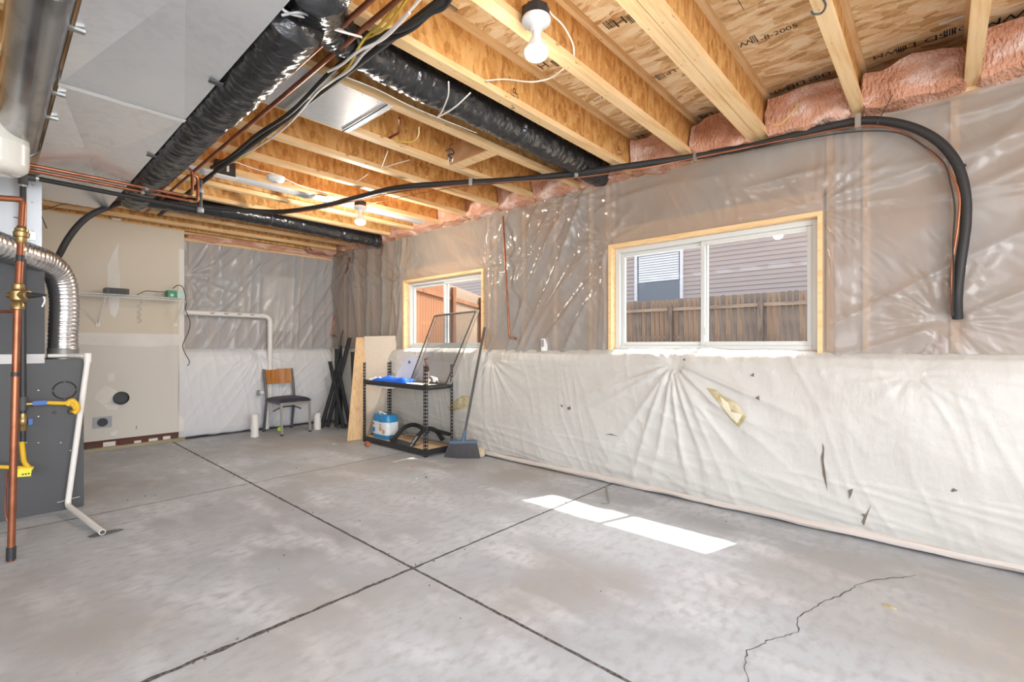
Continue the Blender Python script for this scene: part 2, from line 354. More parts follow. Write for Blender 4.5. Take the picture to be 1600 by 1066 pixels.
# ================================================================== CEILING
ce = thing('ceiling', None, None, (0, 0, DK), kind='structure')
px_ = [-2.6, -1.01, .21, 1.43, 2.65, 3.87]; k = 0
for i in range(5):
    y = -2.6+(1.22 if i % 2 else 0)-.3
    while y < 7.3:
        y1 = min(y+2.44, 7.35); y0 = max(y, -2.6)
        if y1 > y0+.05: MB().bb((px_[i]+.0025, y0+.0025, DK), (px_[i+1]-.0025, y1-.0025, DK+.022)).build('panel', 'osb', ce)
        y += 2.44
MB().bb((-2.6, -2.6, DK+.024), (3.95, 7.4, DK+.05)).build('underlay', 'joint', ce)
JY = [-1.64, -1.14, -.635, -.13, .375, .91, .977, 1.425, 1.92, 2.46, 2.97, 3.45, 3.94, 4.43, 4.92, 5.41, 5.90, 6.39, 6.86]
x0, x1 = -2.6, 3.72
web = MB().bb((x0, -.005, JB+.038), (x1, .005, DK-.036)).mesh('joist', 'osb_web', False, (0, 0, JB))
lo = MB().bb((x0, -.032, JB), (x1, .032, JB+.038)).mesh('bottom_flange', 'flange', False, (0, 0, JB))
hi = MB().bb((x0, -.032, DK-.038), (x1, .032, DK)).mesh('top_flange', 'flange', False, (0, 0, JB))
for y in JY:
    w_ = inst('joist', web, ce, (0, y, JB))
    inst('bottom_flange', lo, w_, (0, y, JB)); inst('top_flange', hi, w_, (0, y, JB))
    for k in range(1):
        pass
# filler between the doubled joists, rim board, end plates
# blocking board between two joists
bl = MB().bb((2.50, 2.495, JB+.004), (2.59, 2.935, JB+.16)).build('blocking', mat('blocking_lumber', (.52, .27, .12), .7, var=[(6, 5, (.72, .50, .30), .5, .8, (1, 1, 1))]), ce)
tag(bl, 'short solid wood block between two joists')
MB().bb((2.495, 2.495, JB-.002), (2.595, 2.935, JB+.006)).build('block_edge', 'flange', bl)
# printed marks on the subfloor and webs
def deck_text(s, x, y, size, rot=0):
    m4 = Matrix.Translation((x, y, DK-.0015)) @ Matrix.Rotation(rot, 4, 'Z') @ Matrix.Rotation(math.pi, 4, 'X')
    text('printed_mark', s, size, 'ink', ce, m4)
def bars(x, y, n, pitch, w, h, along='y'):
    mb = MB()
    for k in range(n):
        ww = w*random.uniform(.5, 1.2)
        if along == 'y': mb.bb((x, y+k*pitch, DK-.0018), (x+h, y+k*pitch+ww, DK-.0008))
        else: mb.bb((x+k*pitch, y, DK-.0018), (x+k*pitch+ww, y+h, DK-.0008))
    mb.build('printed_bars', 'ink', ce)
def dk(px, py): return Zp(px, py, DK)
for (s, px, py, sz, r) in [('LP', 1418, 72, .085, math.pi/2), ('WM', 1384, 84, .07, math.pi/2), ('SD', 1462, 58, .085, math.pi/2), ('503', 1503, 44, .06, math.pi/2),
                           ('LP', 1248, 130, .08, math.pi/2), ('WM', 1216, 142, .065, math.pi/2), ('LP', 1288, 116, .07, math.pi/2), ('1-8-2005', 1212, 52, .06, -math.pi/2), ('WM', 1157, 70, .07, math.pi/2),
                           ('H', 968, 33, .10, math.pi/2), ('LP', 1048, 112, .065, math.pi/2), ('WM', 1012, 124, .055, math.pi/2), ('LP', 998, 213, .085, math.pi/2), ('LP', 1106, 179, .08, math.pi/2), ('1-8', 1085, 184, .06, math.pi/2),
                           ('H', 848, 102, .09, math.pi/2), ('WM', 812, 110, .06, math.pi/2), ('LP', 912, 167, .06, math.pi/2), ('WM', 935, 154, .05, math.pi/2), ('WM', 1572, 28, .1, math.pi/2)]:
    p = dk(px, py); deck_text(s, p.x, p.y, sz, r)
for (px, py, n) in [(1402, 78, 4), (1482, 50, 5), (1270, 122, 5), (1232, 136, 4), (1172, 62, 3), (985, 28, 5), (950, 37, 5), (1030, 119, 5), (700, 12, 6), (866, 98, 4), (1095, 182, 4)]:
    p = dk(px, py); bars(p.x-.03, p.y-.03, n, .011, .006, .075)
p = dk(1487, 31); tag(MB().bb((p.x-.012, p.y-.05, DK-.002), (p.x+.012, p.y+.05, DK-.001)).build('sticker', 'white', ce), 'small white sticker on the subfloor')
for (s, px, py, y, sz) in [('LP', 968, 236, 1.92, .075), ('LP', 806, 148, 1.92, .07), ('WM', 802, 160, 1.92, .05)]:
    p = Yp(px, py, y-.0062); m4 = Matrix.Translation(p) @ Matrix.Rotation(math.pi/2, 4, 'X') @ Matrix.Rotation(math.pi/2, 4, 'Z')
    text('printed_mark', s, sz, 'ink', ce, m4)
# ================================================================== RIGHT WALL
wr = thing('wall_right', None, None, (WX, 0, 0), kind='structure')
MB().bb((3.70, -2.6, 0), (3.95, 7.4, LZ-.05)).build('foundation', 'concrete_bare', wr)
tp = MB().bb((WX+.0, -2.6, 2.60), (3.81, 7.3, JB)).build('top_plate', 'flange', wr)
MB().bb((3.80, -2.6, JB), (3.83, 7.4, DK)).build('rim_board', 'osb_web', wr)
yb = [-2.6]+[v for w in WIN for v in (w[0], w[1])]+[7.4]
for k in range(0, len(yb), 2): MB().bb((3.812, yb[k], LZ-.06), (3.835, yb[k+1], JB)).build('sheathing', 'osb_web', wr)
for (a, b, t) in WIN:
    MB().bb((3.812, a, t), (3.835, b, JB)).build('sheathing', 'osb_web', wr)
    MB().bb((3.72, a, t+.01), (3.81, b, t+.16)).build('header', 'stud', wr)
def inwin(y, z, m=0): return any(a-m < y < b+m and z < t+m for a, b, t in WIN)
y = -2.5; k = 0
stud = MB().bb((WX+.02, -.019, LZ-.03), (3.81, .019, 2.60)).mesh('stud', 'stud', False, (0, 0, 0))
sy = []
while y < 7.2:
    if not inwin(y, 1.5, .02): inst('stud', stud, wr, (0, y, 0)); sy.append(y)
    y += .406
for w in WIN:
    for y in (w[0]-.04, w[1]+.04): inst('stud', stud, wr, (0, y, 0)); sy.append(y)
sy = sorted(sy)
for a, b in zip(sy[:-1], sy[1:]):
    c = (a+b)/2
    if b-a < .06: continue
    z0 = LZ-.03
    for w in WIN:
        if w[0] < c < w[1]: z0 = w[2]+.16
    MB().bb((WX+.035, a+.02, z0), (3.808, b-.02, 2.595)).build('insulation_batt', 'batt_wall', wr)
# fibreglass stuffed between joist ends
def puff(name, a, b, m, parent, seed, amp=.035):
    bm = bmesh.new(); bmesh.ops.create_cube(bm, size=1); bmesh.ops.subdivide_edges(bm, edges=bm.edges[:], cuts=9, use_grid_fill=True)
    A = Vector(a); B = Vector(b); C_ = (A+B)/2; S = B-A; mb = MB()
    for v in bm.verts:
        p = Vector((v.co.x, v.co.y, v.co.z)); q = p*2; l = max(abs(q.x), abs(q.y), abs(q.z)); sph = q.normalized()*l
        p = (q*.62+sph*.38*1.25)/2; w = C_+Vector((p.x*S.x, p.y*S.y, p.z*S.z))
        w += Vector((noise.noise(w*9+Vector((seed, 0, 0))), noise.noise(w*11+Vector((0, seed, 0)))*.4, noise.noise(w*10+Vector((0, 0, seed)))))*amp
        mb.v.append(w)
    bm.verts.index_update(); mb.f = [[v.index for v in f.verts] for f in bm.faces]; bm.free()
    return mb.build(name, m, parent, smooth=True)
JJ = [y for y in JY if abs(y-.977) > .01]
for i, (a, b) in enumerate(zip(JJ[:-1], JJ[1:])):
    aa = a+(.075 if abs(a-.91) < .01 else .012)
    puff('rim_insulation', (3.55, aa+.0, JB-.03), (3.83, b-.012, DK-.05-.05*random.random()), 'batt', wr, i*3.7)
def facegrid(nu, nv, fn, keep=None):
    mb = MB(); mb.v = [Vector(fn(i/(nu-1), j/(nv-1))) for j in range(nv) for i in range(nu)]
    for j in range(nv-1):
        for i in range(nu-1):
            if keep is None or keep((i+.5)/(nu-1), (j+.5)/(nv-1)): a = j*nu+i; mb.f.append([a, a+1, a+1+nu, a+nu])
    return mb
def ridge(y, z, ang, sc, st, seed):
    """sharp soft folds running along direction ang (in the wall plane)"""
    c, s = math.cos(ang), math.sin(ang); u = (y*c+z*s)*st; v = (-y*s+z*c)*sc
    w = noise.noise((u*.9+seed, v*.35, seed)); n = noise.noise((u+seed, v+w*.9, seed*1.7))
    return (1-min(1, abs(n)*2.2))**2
def radial(y, z, y0, z0, n, rad, amp, seed, lo=-math.pi, hi=math.pi):
    dy, dz = y-y0, z-z0; r = math.hypot(dy, dz); 
    if r > rad*3: return 0
    th = math.atan2(dz, dy)
    f = (1-min(1, abs(noise.noise((math.cos(th)*n, math.sin(th)*n, seed+r*.7)))*2.4))**2
    return amp*f*min(1, r/.10)*math.exp(-(r/rad)**1.3)
# ---- clear poly sheet on the upper right wall
Y0, Y1, Z0, Z1 = -2.5, FY-.01, LZ-.02, 2.615
def sheet_x(y, z):
    d = .010*noise.noise((y*1.3, z*1.6, 1))+.006*noise.noise((y*5, z*4, 2))
    g = max(0, min(1, (y-2.2)/.3))*max(0, min(1, (3.75-y)/.2))        # long diagonal folds between the windows
    d += g*.055*ridge(y, z, math.radians(122), 6.0, .7, 3)
    g2 = max(0, min(1, (.8-y)/.4)); d += g2*(.018*ridge(y, z, math.radians(150), 4.5, .8, 9)+.006*ridge(y, z, math.radians(35), 6, 1, 5)*(1 if z < 2 else 0))
    if z > 2.05: d += .022*ridge(y, z, math.radians(168 if y < 2.3 else 20), 5.5, .8, 12)
    g3 = max(0, min(1, (y-5.2)/.1)); d += g3*.040*ridge(y, z, math.radians(88), 5.0, .5, 21)
    for (a, b) in ((2.2, .16), (5.27, .14), (3.66, .1), (.50, .12)):
        d += .022*math.exp(-((y-a)/b)**2)*ridge(y, z, math.radians(90), 13, .6, 30+a)
    d += radial(y, z, .62, 2.09, 3, .35, .03, 4)+radial(y, z, 2.15, 2.12, 3, .3, .03, 6)+radial(y, z, 6.5, 2.58, 3.5, .5, .045, 8)
    d += radial(y, z, 5.25, 2.05, 3, .3, .035, 14)+radial(y, z, 3.7, 2.05, 3, .25, .03, 15)
    d += radial(y, z, -.02, 1.34, 4, .28, .03, 17)-.05*math.exp(-(((y+.02)**2+(z-1.34)**2)/.006))
    d += radial(y, z, 2.55, 2.52, 3, .5, .03, 19)
    d += .005*ridge(y, z, math.radians(60), 12, 2, 40)
    for a, b, t in WIN:
        q = max(a-y, y-b, z-t); 
        if q < .06: d *= max(0, q/.06) if q > 0 else 0
    return WX-.006-max(-.02, d)
nu = 680; nv = 104
mb = facegrid(nu, nv, lambda u, v: (sheet_x(Y0+(Y1-Y0)*u, Z0+(Z1-Z0)*v), Y0+(Y1-Y0)*u, Z0+(Z1-Z0)*v), lambda u, v: not inwin(Y0+(Y1-Y0)*u, Z0+(Z1-Z0)*v, -.016))
sh = mb.build('plastic_sheet', 'sheet', None, smooth=False); sh.data.shade_smooth()
tag(sh, 'clear creased plastic sheet stapled over the framing around both windows', 'plastic sheet')
# ---- white insulation blanket on the lower right wall
prof = [(3.640, .035), (3.612, .05), (3.590, .12), (3.572, .3), (3.562, .55), (3.566, .8), (3.580, .96), (3.598, 1.05), (3.622, 1.112), (3.66, 1.145), (3.72, 1.156), (3.86, 1.158)]
pl = [0]
for a, b in zip(prof[:-1], prof[1:]): pl.append(pl[-1]+math.hypot(a[0]-b[0], a[1]-b[1]))
def profat(t):
    s = t*pl[-1]
    for k in range(len(pl)-1):
        if s <= pl[k+1]+1e-9:
            q = (s-pl[k])/(pl[k+1]-pl[k]); a, b = prof[k], prof[k+1]; dx, dz = b[0]-a[0], b[1]-a[1]; l = math.hypot(dx, dz)
            return a[0]+dx*q, a[1]+dz*q, -dz/l, dx/l, s
PINS = [(1.55, 1.055, .85, .032), (3.55, 1.05, .42, .018), (.12, 1.03, .25, .012), (5.6, 1.05, .3, .02)]
def bl_fn(u, t):
    y = -2.5+(FY+2.48)*u; x, z, nx, nz_, s = profat(t)
    d = .022*noise.noise((y*.8, s*1.2, 1))+.009*noise.noise((y*3, s*3, 2))
    for (py, pz, rad, amp) in PINS:
        d += radial(y, z if s < 1.15 else z+(s-1.15), py, pz, 3.4, rad, amp, py)-(.03 if py > 1 else .01)*math.exp(-((y-py)**2+(z-pz)**2)/.009)
    if s > 1.02: d *= max(.35, 1-(s-1.02)*6)
    d += .007*ridge(y, s, math.radians(25), 7, 1.2, 3)*max(0, math.sin(y*1.3))+.005*ridge(y, s, math.radians(70), 8, 1.4, 13)
    if s < .35: d += .006*ridge(y, s, math.radians(8), 16, .6, 23)
    if s > 1.0: d += .004*ridge(y, s, math.radians(90), 7, 1.0, 33)
    d += .0016*noise.noise((y*22, s*22, 5))
    return (x+nx*d, y, z+nz_*d)
mb = facegrid(820, 120, bl_fn)
bk = mb.build('insulation_blanket', 'blanket', None); bk.data.shade_smooth()
tag(bk, 'white vinyl-faced insulation blanket covering the lower right wall below the windows', 'insulation')
# hem and dark gap at the foot of the blanket
def hem(p, q, name, m, parent, r, seed):
    n = 90; pts = []
    for k in range(n+1):
        a = Vector(p).lerp(Vector(q), k/n); a.z += .010*noise.noise((k*.22, seed, 0)); pts.append(a)
    mb = MB().tube(pts, r, 8, rf=lambda k, a: 1+.35*noise.noise((k*.4, math.cos(a)*2, math.sin(a)*2+seed)))
    return mb.build(name, m, parent, smooth=True)
tag(hem((3.612, -2.5, .036), (3.602, 4.0, .034), 'hem', mat('hem_vinyl', (.60, .54, .49), .5), bk, .024, 1), 'folded pinkish hem along the floor')
hem((3.60, 4.0, .036), (3.62, 7.1, .036), 'hem', 'blanket', bk, .024, 4)
DG = None
def surf(o, px, py, off=.004):
    r = Vector(ray(px, py)).normalized(); inv = o.matrix_world.inverted()
    ok, loc, n, i = o.ray_cast(inv @ Vector((0, 0, CAMH)), r)
    if not ok: return None
    return loc-r*off
bpy.context.view_layer.update()
def decal(o, poly, m, name, label=None, off=.005, sub=1, thick=.002):
    """thin piece laid on a curved surface; outline given as sight lines that are cast on to it"""
    pts = []
    n = len(poly)
    for k in range(n):
        a, b = poly[k], poly[(k+1) % n]
        for j in range(sub): pts.append((a[0]+(b[0]-a[0])*j/sub, a[1]+(b[1]-a[1])*j/sub))
    P = [surf(o, *p, off) for p in pts]; P = [p for p in P if p is not None]
    if len(P) < 3: return None
    c = sum(P, Vector())/len(P); cx = sum(p[0] for p in pts)/len(pts); cy = sum(p[1] for p in pts)/len(pts)
    cs = surf(o, cx, cy, off*1.4) or c
    mb = MB(); mb.v = P+[cs]; mb.f = [[k, (k+1) % len(P), len(P)] for k in range(len(P))]
    return tag(mb.build(name, m, o if o.name.startswith(('insul', 'plastic')) else o), label)
decal(bk, [(1104, 606), (1118, 609), (1128, 618), (1148, 628), (1158, 638), (1166, 652), (1155, 668), (1146, 660), (1132, 644), (1122, 628)], 'torn', 'torn_patch', 'brown torn hole in the facing under the big window', sub=3, off=.008)
decal(bk, [(1125, 620), (1138, 630), (1143, 645), (1152, 655), (1160, 648), (1152, 662), (1141, 652), (1130, 637)], mat('torn_flap_pale', (.72, .66, .50), .5), 'torn_flap', 'pale loose flap of the torn facing', sub=2, off=.014)  # paler piece laid over the torn patch
for (poly) in [[(1285, 692), (1288, 700), (1285, 712), (1290, 740), (1293, 768), (1286, 742), (1283, 714), (1286, 703)], [(1326, 766), (1333, 764), (1331, 772), (1327, 780)],
               [(1346, 803), (1354, 804), (1362, 788), (1355, 806), (1350, 822), (1347, 816), (1350, 808)], [(1486, 768), (1490, 763), (1497, 767), (1489, 769)], [(1180, 622), (1186, 618), (1187, 626)], [(1172, 587), (1178, 583), (1178, 589)],
               [(945, 679), (955, 678), (966, 682), (954, 680)], [(875, 632), (880, 634), (878, 637)], [(886, 637), (891, 635), (892, 640), (887, 641)], [(1066, 562), (1070, 560), (1071, 564)], [(1172, 796), (1190, 793), (1198, 802), (1192, 809), (1178, 806)]]:
    decal(bk, poly, 'tear', 'tear', None, sub=1, off=.006)
decal(bk, [(699, 634), (722, 618), (738, 620), (736, 636), (716, 640), (704, 645)], 'torn', 'torn_patch', 'tan torn hole behind the shelving unit', sub=2, off=.006)
puff('loose_insulation', (3.50, 3.62, .0), (3.60, 4.02, .09), mat('loose_fill', (.60, .52, .38), .9), bk, 5, .03)
# ================================================================== WINDOWS
for wi, (a, b, t) in enumerate(WIN):
    w = thing('window_%d' % (wi+1), None, None, (3.80, (a+b)/2, LZ), kind='structure')
    jm = .022; z0 = LZ+.0
    MB().bb((3.65, a-.006, z0-.02), (3.815, a+jm, t-jm)).build('jamb', 'lumber', w)
    MB().bb((3.65, b-jm, z0-.02), (3.815, b+.006, t-jm)).build('jamb', 'lumber', w)
    MB().bb((3.65, a-.006, t-jm), (3.815, b+.006, t+.006)).build('head_jamb', 'lumber', w)
    A, B, T, Zb = a+jm+.001, b-jm-.001, t-jm-.001, z0+.012
    fw = .04; X0, X1 = 3.722, 3.802
    f = MB(); f.bb((X0, A, Zb), (X1, A+fw, T)); f.bb((X0, B-fw, Zb), (X1, B, T)); f.bb((X0, A+fw, T-fw), (X1, B-fw, T)); f.bb((X0, A+fw, Zb), (X1, B-fw, Zb+fw*.8))
    f.build('window_frame', 'vinyl', w, bevel=.003)
    mid = (A+B)/2; sw = .03
    for si, (ya, yb_, xa) in enumerate(((A+fw+.001, mid+.02, 3.729), (mid-.02, B-fw-.001, 3.763))):
        s = MB(); za, zb_ = Zb+fw*.8+.001, T-fw-.001; xb = xa+.03
        s.bb((xa, ya, za), (xb, ya+sw, zb_)); s.bb((xa, yb_-sw, za), (xb, yb_, zb_)); s.bb((xa, ya+sw, zb_-sw), (xb, yb_-sw, zb_)); s.bb((xa, ya+sw, za), (xb, yb_-sw, za+sw))
        so = s.build('sash', 'vinyl', w, bevel=.003)
        MB().bb((xa+.012, ya+sw, za+sw), (xa+.018, yb_-sw, zb_-sw)).build('pane', 'glass', so)
    MB().bb((3.723, mid-.02, T-.05-.72), (3.728, mid+.0, T-.05-.66)).build('latch', 'vinyl', w)
# ================================================================== FAR WALL
wf = thing('wall_far', None, None, (1.5, FY, 0), kind='structure')
MB().bb((-2.6, FY+.15, 0), (3.95, FY+.3, DK)).build('foundation', 'concrete_bare', wf)
MB().bb((-2.6, FY+.04, LZ), (3.7, FY+.14, 2.56)).build('insulation_batt', 'batt_wall', wf)
MB().bb((-2.6, FY-.0, 2.53), (3.7, FY+.14, 2.57)).build('top_plate', 'flange', wf)
MB().bb((-2.6, FY-.06, 2.645), (3.75, FY-.03, DK)).build('rim_board', 'osb_web', wf)
MB().bb((-2.6, FY-.09, 2.625), (1.66, FY-.03, 2.645)).build('top_plate', 'flange', wf)
MB().bb((1.66, FY-.0, 2.615), (3.7, FY+.14, 2.645)).build('sill_plate', 'flange', wf)
for k, x in enumerate([1.75, 1.98, 2.39, 2.8, 3.2, 3.6]):
    MB().bb((x-.019, FY+.005, LZ), (x+.019, FY+.14, 2.53)).build('stud', 'stud', wf)
a = Yp(412, 430, FY); b = Yp(461, 518, FY)
tag(MB().bb((a.x, FY+.004, b.z), (b.x, FY+.03, a.z)).build('foam_board', mat('pale_foam', (.92, .80, .70), .8, var=[(6, 4, (.80, .66, .55), .4, .7, I3)]), wf), 'pale panel showing through the plastic')
for k in range(5): puff('rim_insulation', (1.7+k*.4, FY-.02, 2.56), (2.14+k*.4, FY+.12, 2.63), 'batt', wf, 50+k, .02)
puff('rim_insulation', (3.2, 6.9, 2.60), (3.66, 7.13, 2.9), 'batt', wf, 77, .05)
def far_y(x, z):
    d = .009*noise.noise((x*1.3, z*1.6, 11))+.020*ridge(x, z, math.radians(45), 5, .8, 51)*(1 if z > 1.7 else .5)+.018*ridge(x, z, math.radians(60), 6, .8, 53)
    d += radial(x, z, 1.7, 2.1, 3, .5, .03, 52)+.01*ridge(x, z, math.radians(90), 7, .4, 55)
    return FY-.006-max(-.01, d)
mb = facegrid(200, 110, lambda u, v: (1.6+2.07*u, far_y(1.6+2.07*u, LZ-.03+v*1.41), LZ-.03+v*1.41))
o = mb.build('plastic_sheet', 'sheet_far'); o.data.shade_smooth(); tag(o, 'greyish plastic sheet over the far wall studs above the chair', 'plastic sheet')
def fb_fn(u, t):
    x = 1.6+2.0*u; px, z, nx, nz_, s = profat(t); q = px-3.70+FY+.02
    d = .02*noise.noise((x*.9, s*1.2, 31))+.008*noise.noise((x*3, s*3, 32))+.008*ridge(x, s, math.radians(50), 7, 1.2, 33)+.006*ridge(x, s, math.radians(100), 9, 1.2, 34)
    d += radial(x, z, 2.55, 1.08, 3, .3, .022, 36)-.04*math.exp(-((x-2.55)**2+(z-1.08)**2)/.008)
    return (x, q+nx*d, z-.01+nz_*d)
mb = facegrid(200, 100, fb_fn)
o = mb.build('insulation_blanket', mat('vinyl_blanket_far', (.70, .70, .71), .4, spec=.4, bump=(38, .22, .006, I3))); o.data.shade_smooth()
tag(o, 'white insulation blanket on the lower far wall behind the chair', 'insulation')
# drywall partition
dy = 7.05
MB().bb((-2.5, dy, 1.255), (1.655, dy+.013, 2.625)).build('drywall_sheet', 'drywall', wf)
tag(MB().bb((-2.5, dy, .115), (1.655, dy+.013, 1.252)).build('drywall_sheet', 'drywall_g', wf), 'paler lower drywall sheet')
MB().bb((1.63, dy+.013, .1), (1.655, FY+.05, 2.62)).build('end_stud', 'stud', wf)
MB().bb((-2.5, dy-.02, 0), (1.66, dy+.09, .036)).build('bottom_plate', 'plate', wf)
MB().bb((-2.5, dy+.03, .036), (1.6, dy+.08, .12)).build('exposed_batt', 'brickred', wf)
for k in range(12):
    MB().bb((-.1+k*.14, dy+.02, .036), (-.1+k*.14+.05+random.random()*.06, dy+.03, .06+random.random()*.045)).build('debris', random.choice(['brickred', 'tear', 'mud', 'dkgrey']), wf)
def patch(pts, name='joint_compound', label=None, m='mud', e=.002):
    P = [Yp(px, py, dy-.0005) for px, py in pts]; return tag(MB().prism(P, (0, -e, 0)).build(name, m, wf), label)
MB().prism([(-.4, dy-.0004, 1.22), (.2, dy-.0004, 1.235), (.8, dy-.0004, 1.20), (1.3, dy-.0004, 1.175), (1.655, dy-.0004, 1.20), (1.655, dy-.0004, 1.33), (1.0, dy-.0004, 1.335), (.3, dy-.0004, 1.34), (-.4, dy-.0004, 1.33)], (0, -.002, 0)).build('joint_compound', 'mud', wf)
MB().bb((1.60, dy-.002, .12), (1.655, dy-.0004, 2.4)).build('joint_compound', 'mud', wf)
patch([(168, 415), (178, 392), (186, 379), (184, 400), (188, 440), (186, 480), (180, 497), (172, 490), (168, 450)])
patch([(169, 585), (178, 582), (179, 595), (172, 596), (168, 592)])
patch([(150, 615), (166, 602), (184, 612), (180, 626), (160, 632), (148, 624)])
patch([(160, 632), (186, 632), (182, 641), (168, 640)])
patch([(175, 340), (190, 342), (188, 345), (176, 344)])
patch([(172, 676), (184, 672), (182, 680), (174, 681)])
a = Yp(213, 668, dy-.001); MB().bb((a.x-.003, dy-.002, a.z-.02), (a.x+.003, dy-.0005, a.z+.02)).build('gouge', 'dkgrey', wf)
# other walls (behind and beside the camera) with invented openings behind the added fill lamps
wb = thing('wall_back', None, None, (0, -2.55, 0), kind='structure')
for a, b in (((-2.6, -2.6, 0), (3.9, -2.45, .55)), ((-2.6, -2.6, 2.35), (3.9, -2.45, 2.65)), ((-2.6, -2.6, .55), (-1.7, -2.45, 2.35)), ((1.9, -2.6, .55), (3.9, -2.45, 2.35))):
    MB().bb(a, b).build('wall_section', 'drywall', wb)
wl = thing('wall_left', None, None, (-2.55, 0, 0), kind='structure')
for a, b in (((-2.6, -2.45, 0), (-2.45, 7.2, .55)), ((-2.6, -2.45, 2.35), (-2.45, 7.2, 2.65)), ((-2.6, -2.45, .55), (-2.45, -2.1, 2.35)), ((-2.6, 1.4, .55), (-2.45, 7.2, 2.35))):
    MB().bb(a, b).build('wall_section', 'drywall', wl)
# ================================================================== OUTDOORS
GZ = .78
tag(MB().bb((3.95, -12, GZ-.2), (40, 40, GZ)).build('ground', 'ground'), kind='structure')
nh = thing('neighbour_house', 'neighbouring house with grey-brown lap siding beyond the fence', 'house', (15.6, 6, GZ))
HX = 15.5; wa = Xp(996, 392, HX); wb_ = Xp(1063, 480, HX); wy0, wy1 = wb_.y, wa.y; wz1 = Xp(1030, 397, HX).z
WZ0 = 1.5
MB().bb((HX+.05, -8, GZ), (HX+4, 26, 6.6)).build('house_wall', 'siding', nh)
k = 0; z = GZ
def boardmesh(y0, y1): return MB().prism([(HX+.05, y0, 0), (HX+.012, y0, 0), (HX+.036, y0, .145), (HX+.05, y0, .145)], (0, y1-y0, 0)).mesh('siding_board', 'siding', False, (0, 0, 0))
full = boardmesh(-8, 26); lft = boardmesh(wy1+.08, 26); rgt = boardmesh(-8, wy0-.08)
while z < 6.4:
    if z+.14 > WZ0 and z < wz1+.1: inst('siding_board', lft, nh, (0, 0, z)); inst('siding_board', rgt, nh, (0, 0, z))
    else: inst('siding_board', full, nh, (0, 0, z))
    z += .14
hw = MB(); c = .1
hw.bb((HX-.04, wy0-c, WZ0-c), (HX+.05, wy0, wz1+c)); hw.bb((HX-.04, wy1, WZ0-c), (HX+.05, wy1+c, wz1+c)); hw.bb((HX-.04, wy0, wz1), (HX+.05, wy1, wz1+c)); hw.bb((HX-.04, wy0, WZ0-c), (HX+.05, wy1, WZ0))
hwo = tag(hw.build('window_frame', 'siding_trim', nh), 'white window trim')
MB().bb((HX+.02, wy0, WZ0), (HX+.04, wy1, wz1)).build('pane', 'darkglass', hwo)
zz = wz1-.05; slat = MB().box((0, 0, 0), (.02, wy1-wy0-.1, .075), Matrix.Rotation(.35, 3, 'Y')).mesh('blind_slat', 'blind')
zlow = Xp(1030, 441, HX).z
while zz > zlow: inst('blind_slat', slat, hwo, (HX-.0, (wy0+wy1)/2, zz)); zz -= .085
MB().bb((HX-.5, -8, 6.3), (HX+4.4, 26, 6.5)).build('eave', 'siding_trim', nh)
def picket_mesh(w, h): 
    c = w*.28; return MB().prism([(0, -w/2, 0), (0, w/2, 0), (0, w/2, h-c), (0, w/2-c*.5, h-c*.3), (0, w/2-c, h), (0, -w/2+c, h), (0, -w/2+c*.5, h-c*.3), (0, -w/2, h-c)], (.018, 0, 0))
FX = 13.4; fz = Xp(1150, 461, FX).z
fe = thing('back_fence', 'weathered dog-eared wooden fence seen through the big window', 'fence', (FX, 6, GZ))
pm = [picket_mesh(.128, fz-GZ+q).mesh('picket', mm) for q, mm in ((0, 'fence'), (.02, 'fence_b'), (-.02, 'fence'), (.01, 'fence_b'), (0, 'fence'))]
y = -2.0
while y < 16: inst('picket', random.choice(pm), fe, (FX+random.uniform(0, .008), y, GZ)); y += .145
for z in (fz-.34, GZ+.3): MB().bb((FX-.05, -2, z), (FX-.001, 16, z+.09)).build('rail', 'fence_rail', fe)
yp = Xp(1047, 500, FX-.1).y
for k in range(-3, 4): MB().bb((FX-.14, yp+k*2.4-.06, GZ), (FX-.051, yp+k*2.4+.06, fz-.22)).build('post', 'fence_b', fe)
sf = thing('side_fence', 'reddish cedar fence seen through the small window', 'fence', (7.2, 8.45, GZ))
A = Vector((4.7, 6.98, GZ)); dr = Vector((3, 1.77, 0)).normalized(); ang = math.atan2(dr.y, dr.x)-math.pi/2
pc = picket_mesh(.134, 1.82).mesh('picket', 'cedar'); pf = picket_mesh(.134, 1.82).mesh('picket', 'fence')
for k in range(62):
    p = A+dr*(k*.145); inst('picket', pc if k < 19 else pf, sf, (p.x, p.y, GZ), (0, 0, ang))
nn = Vector((dr.y, -dr.x, 0))
for z, w in ((GZ+1.5, .09), (GZ+.3, .09)): MB().bar(A+nn*.03+Vector((0, 0, z-GZ)), A+nn*.03+dr*9+Vector((0, 0, z-GZ)), .04, w).build('rail', 'cedar', sf)
for k in range(4): q = A+nn*.09+dr*(.5+k*2.4); MB().bb((q.x-.045, q.y-.045, GZ), (q.x+.045, q.y+.045, GZ+1.75)).build('post', 'cedar', sf)
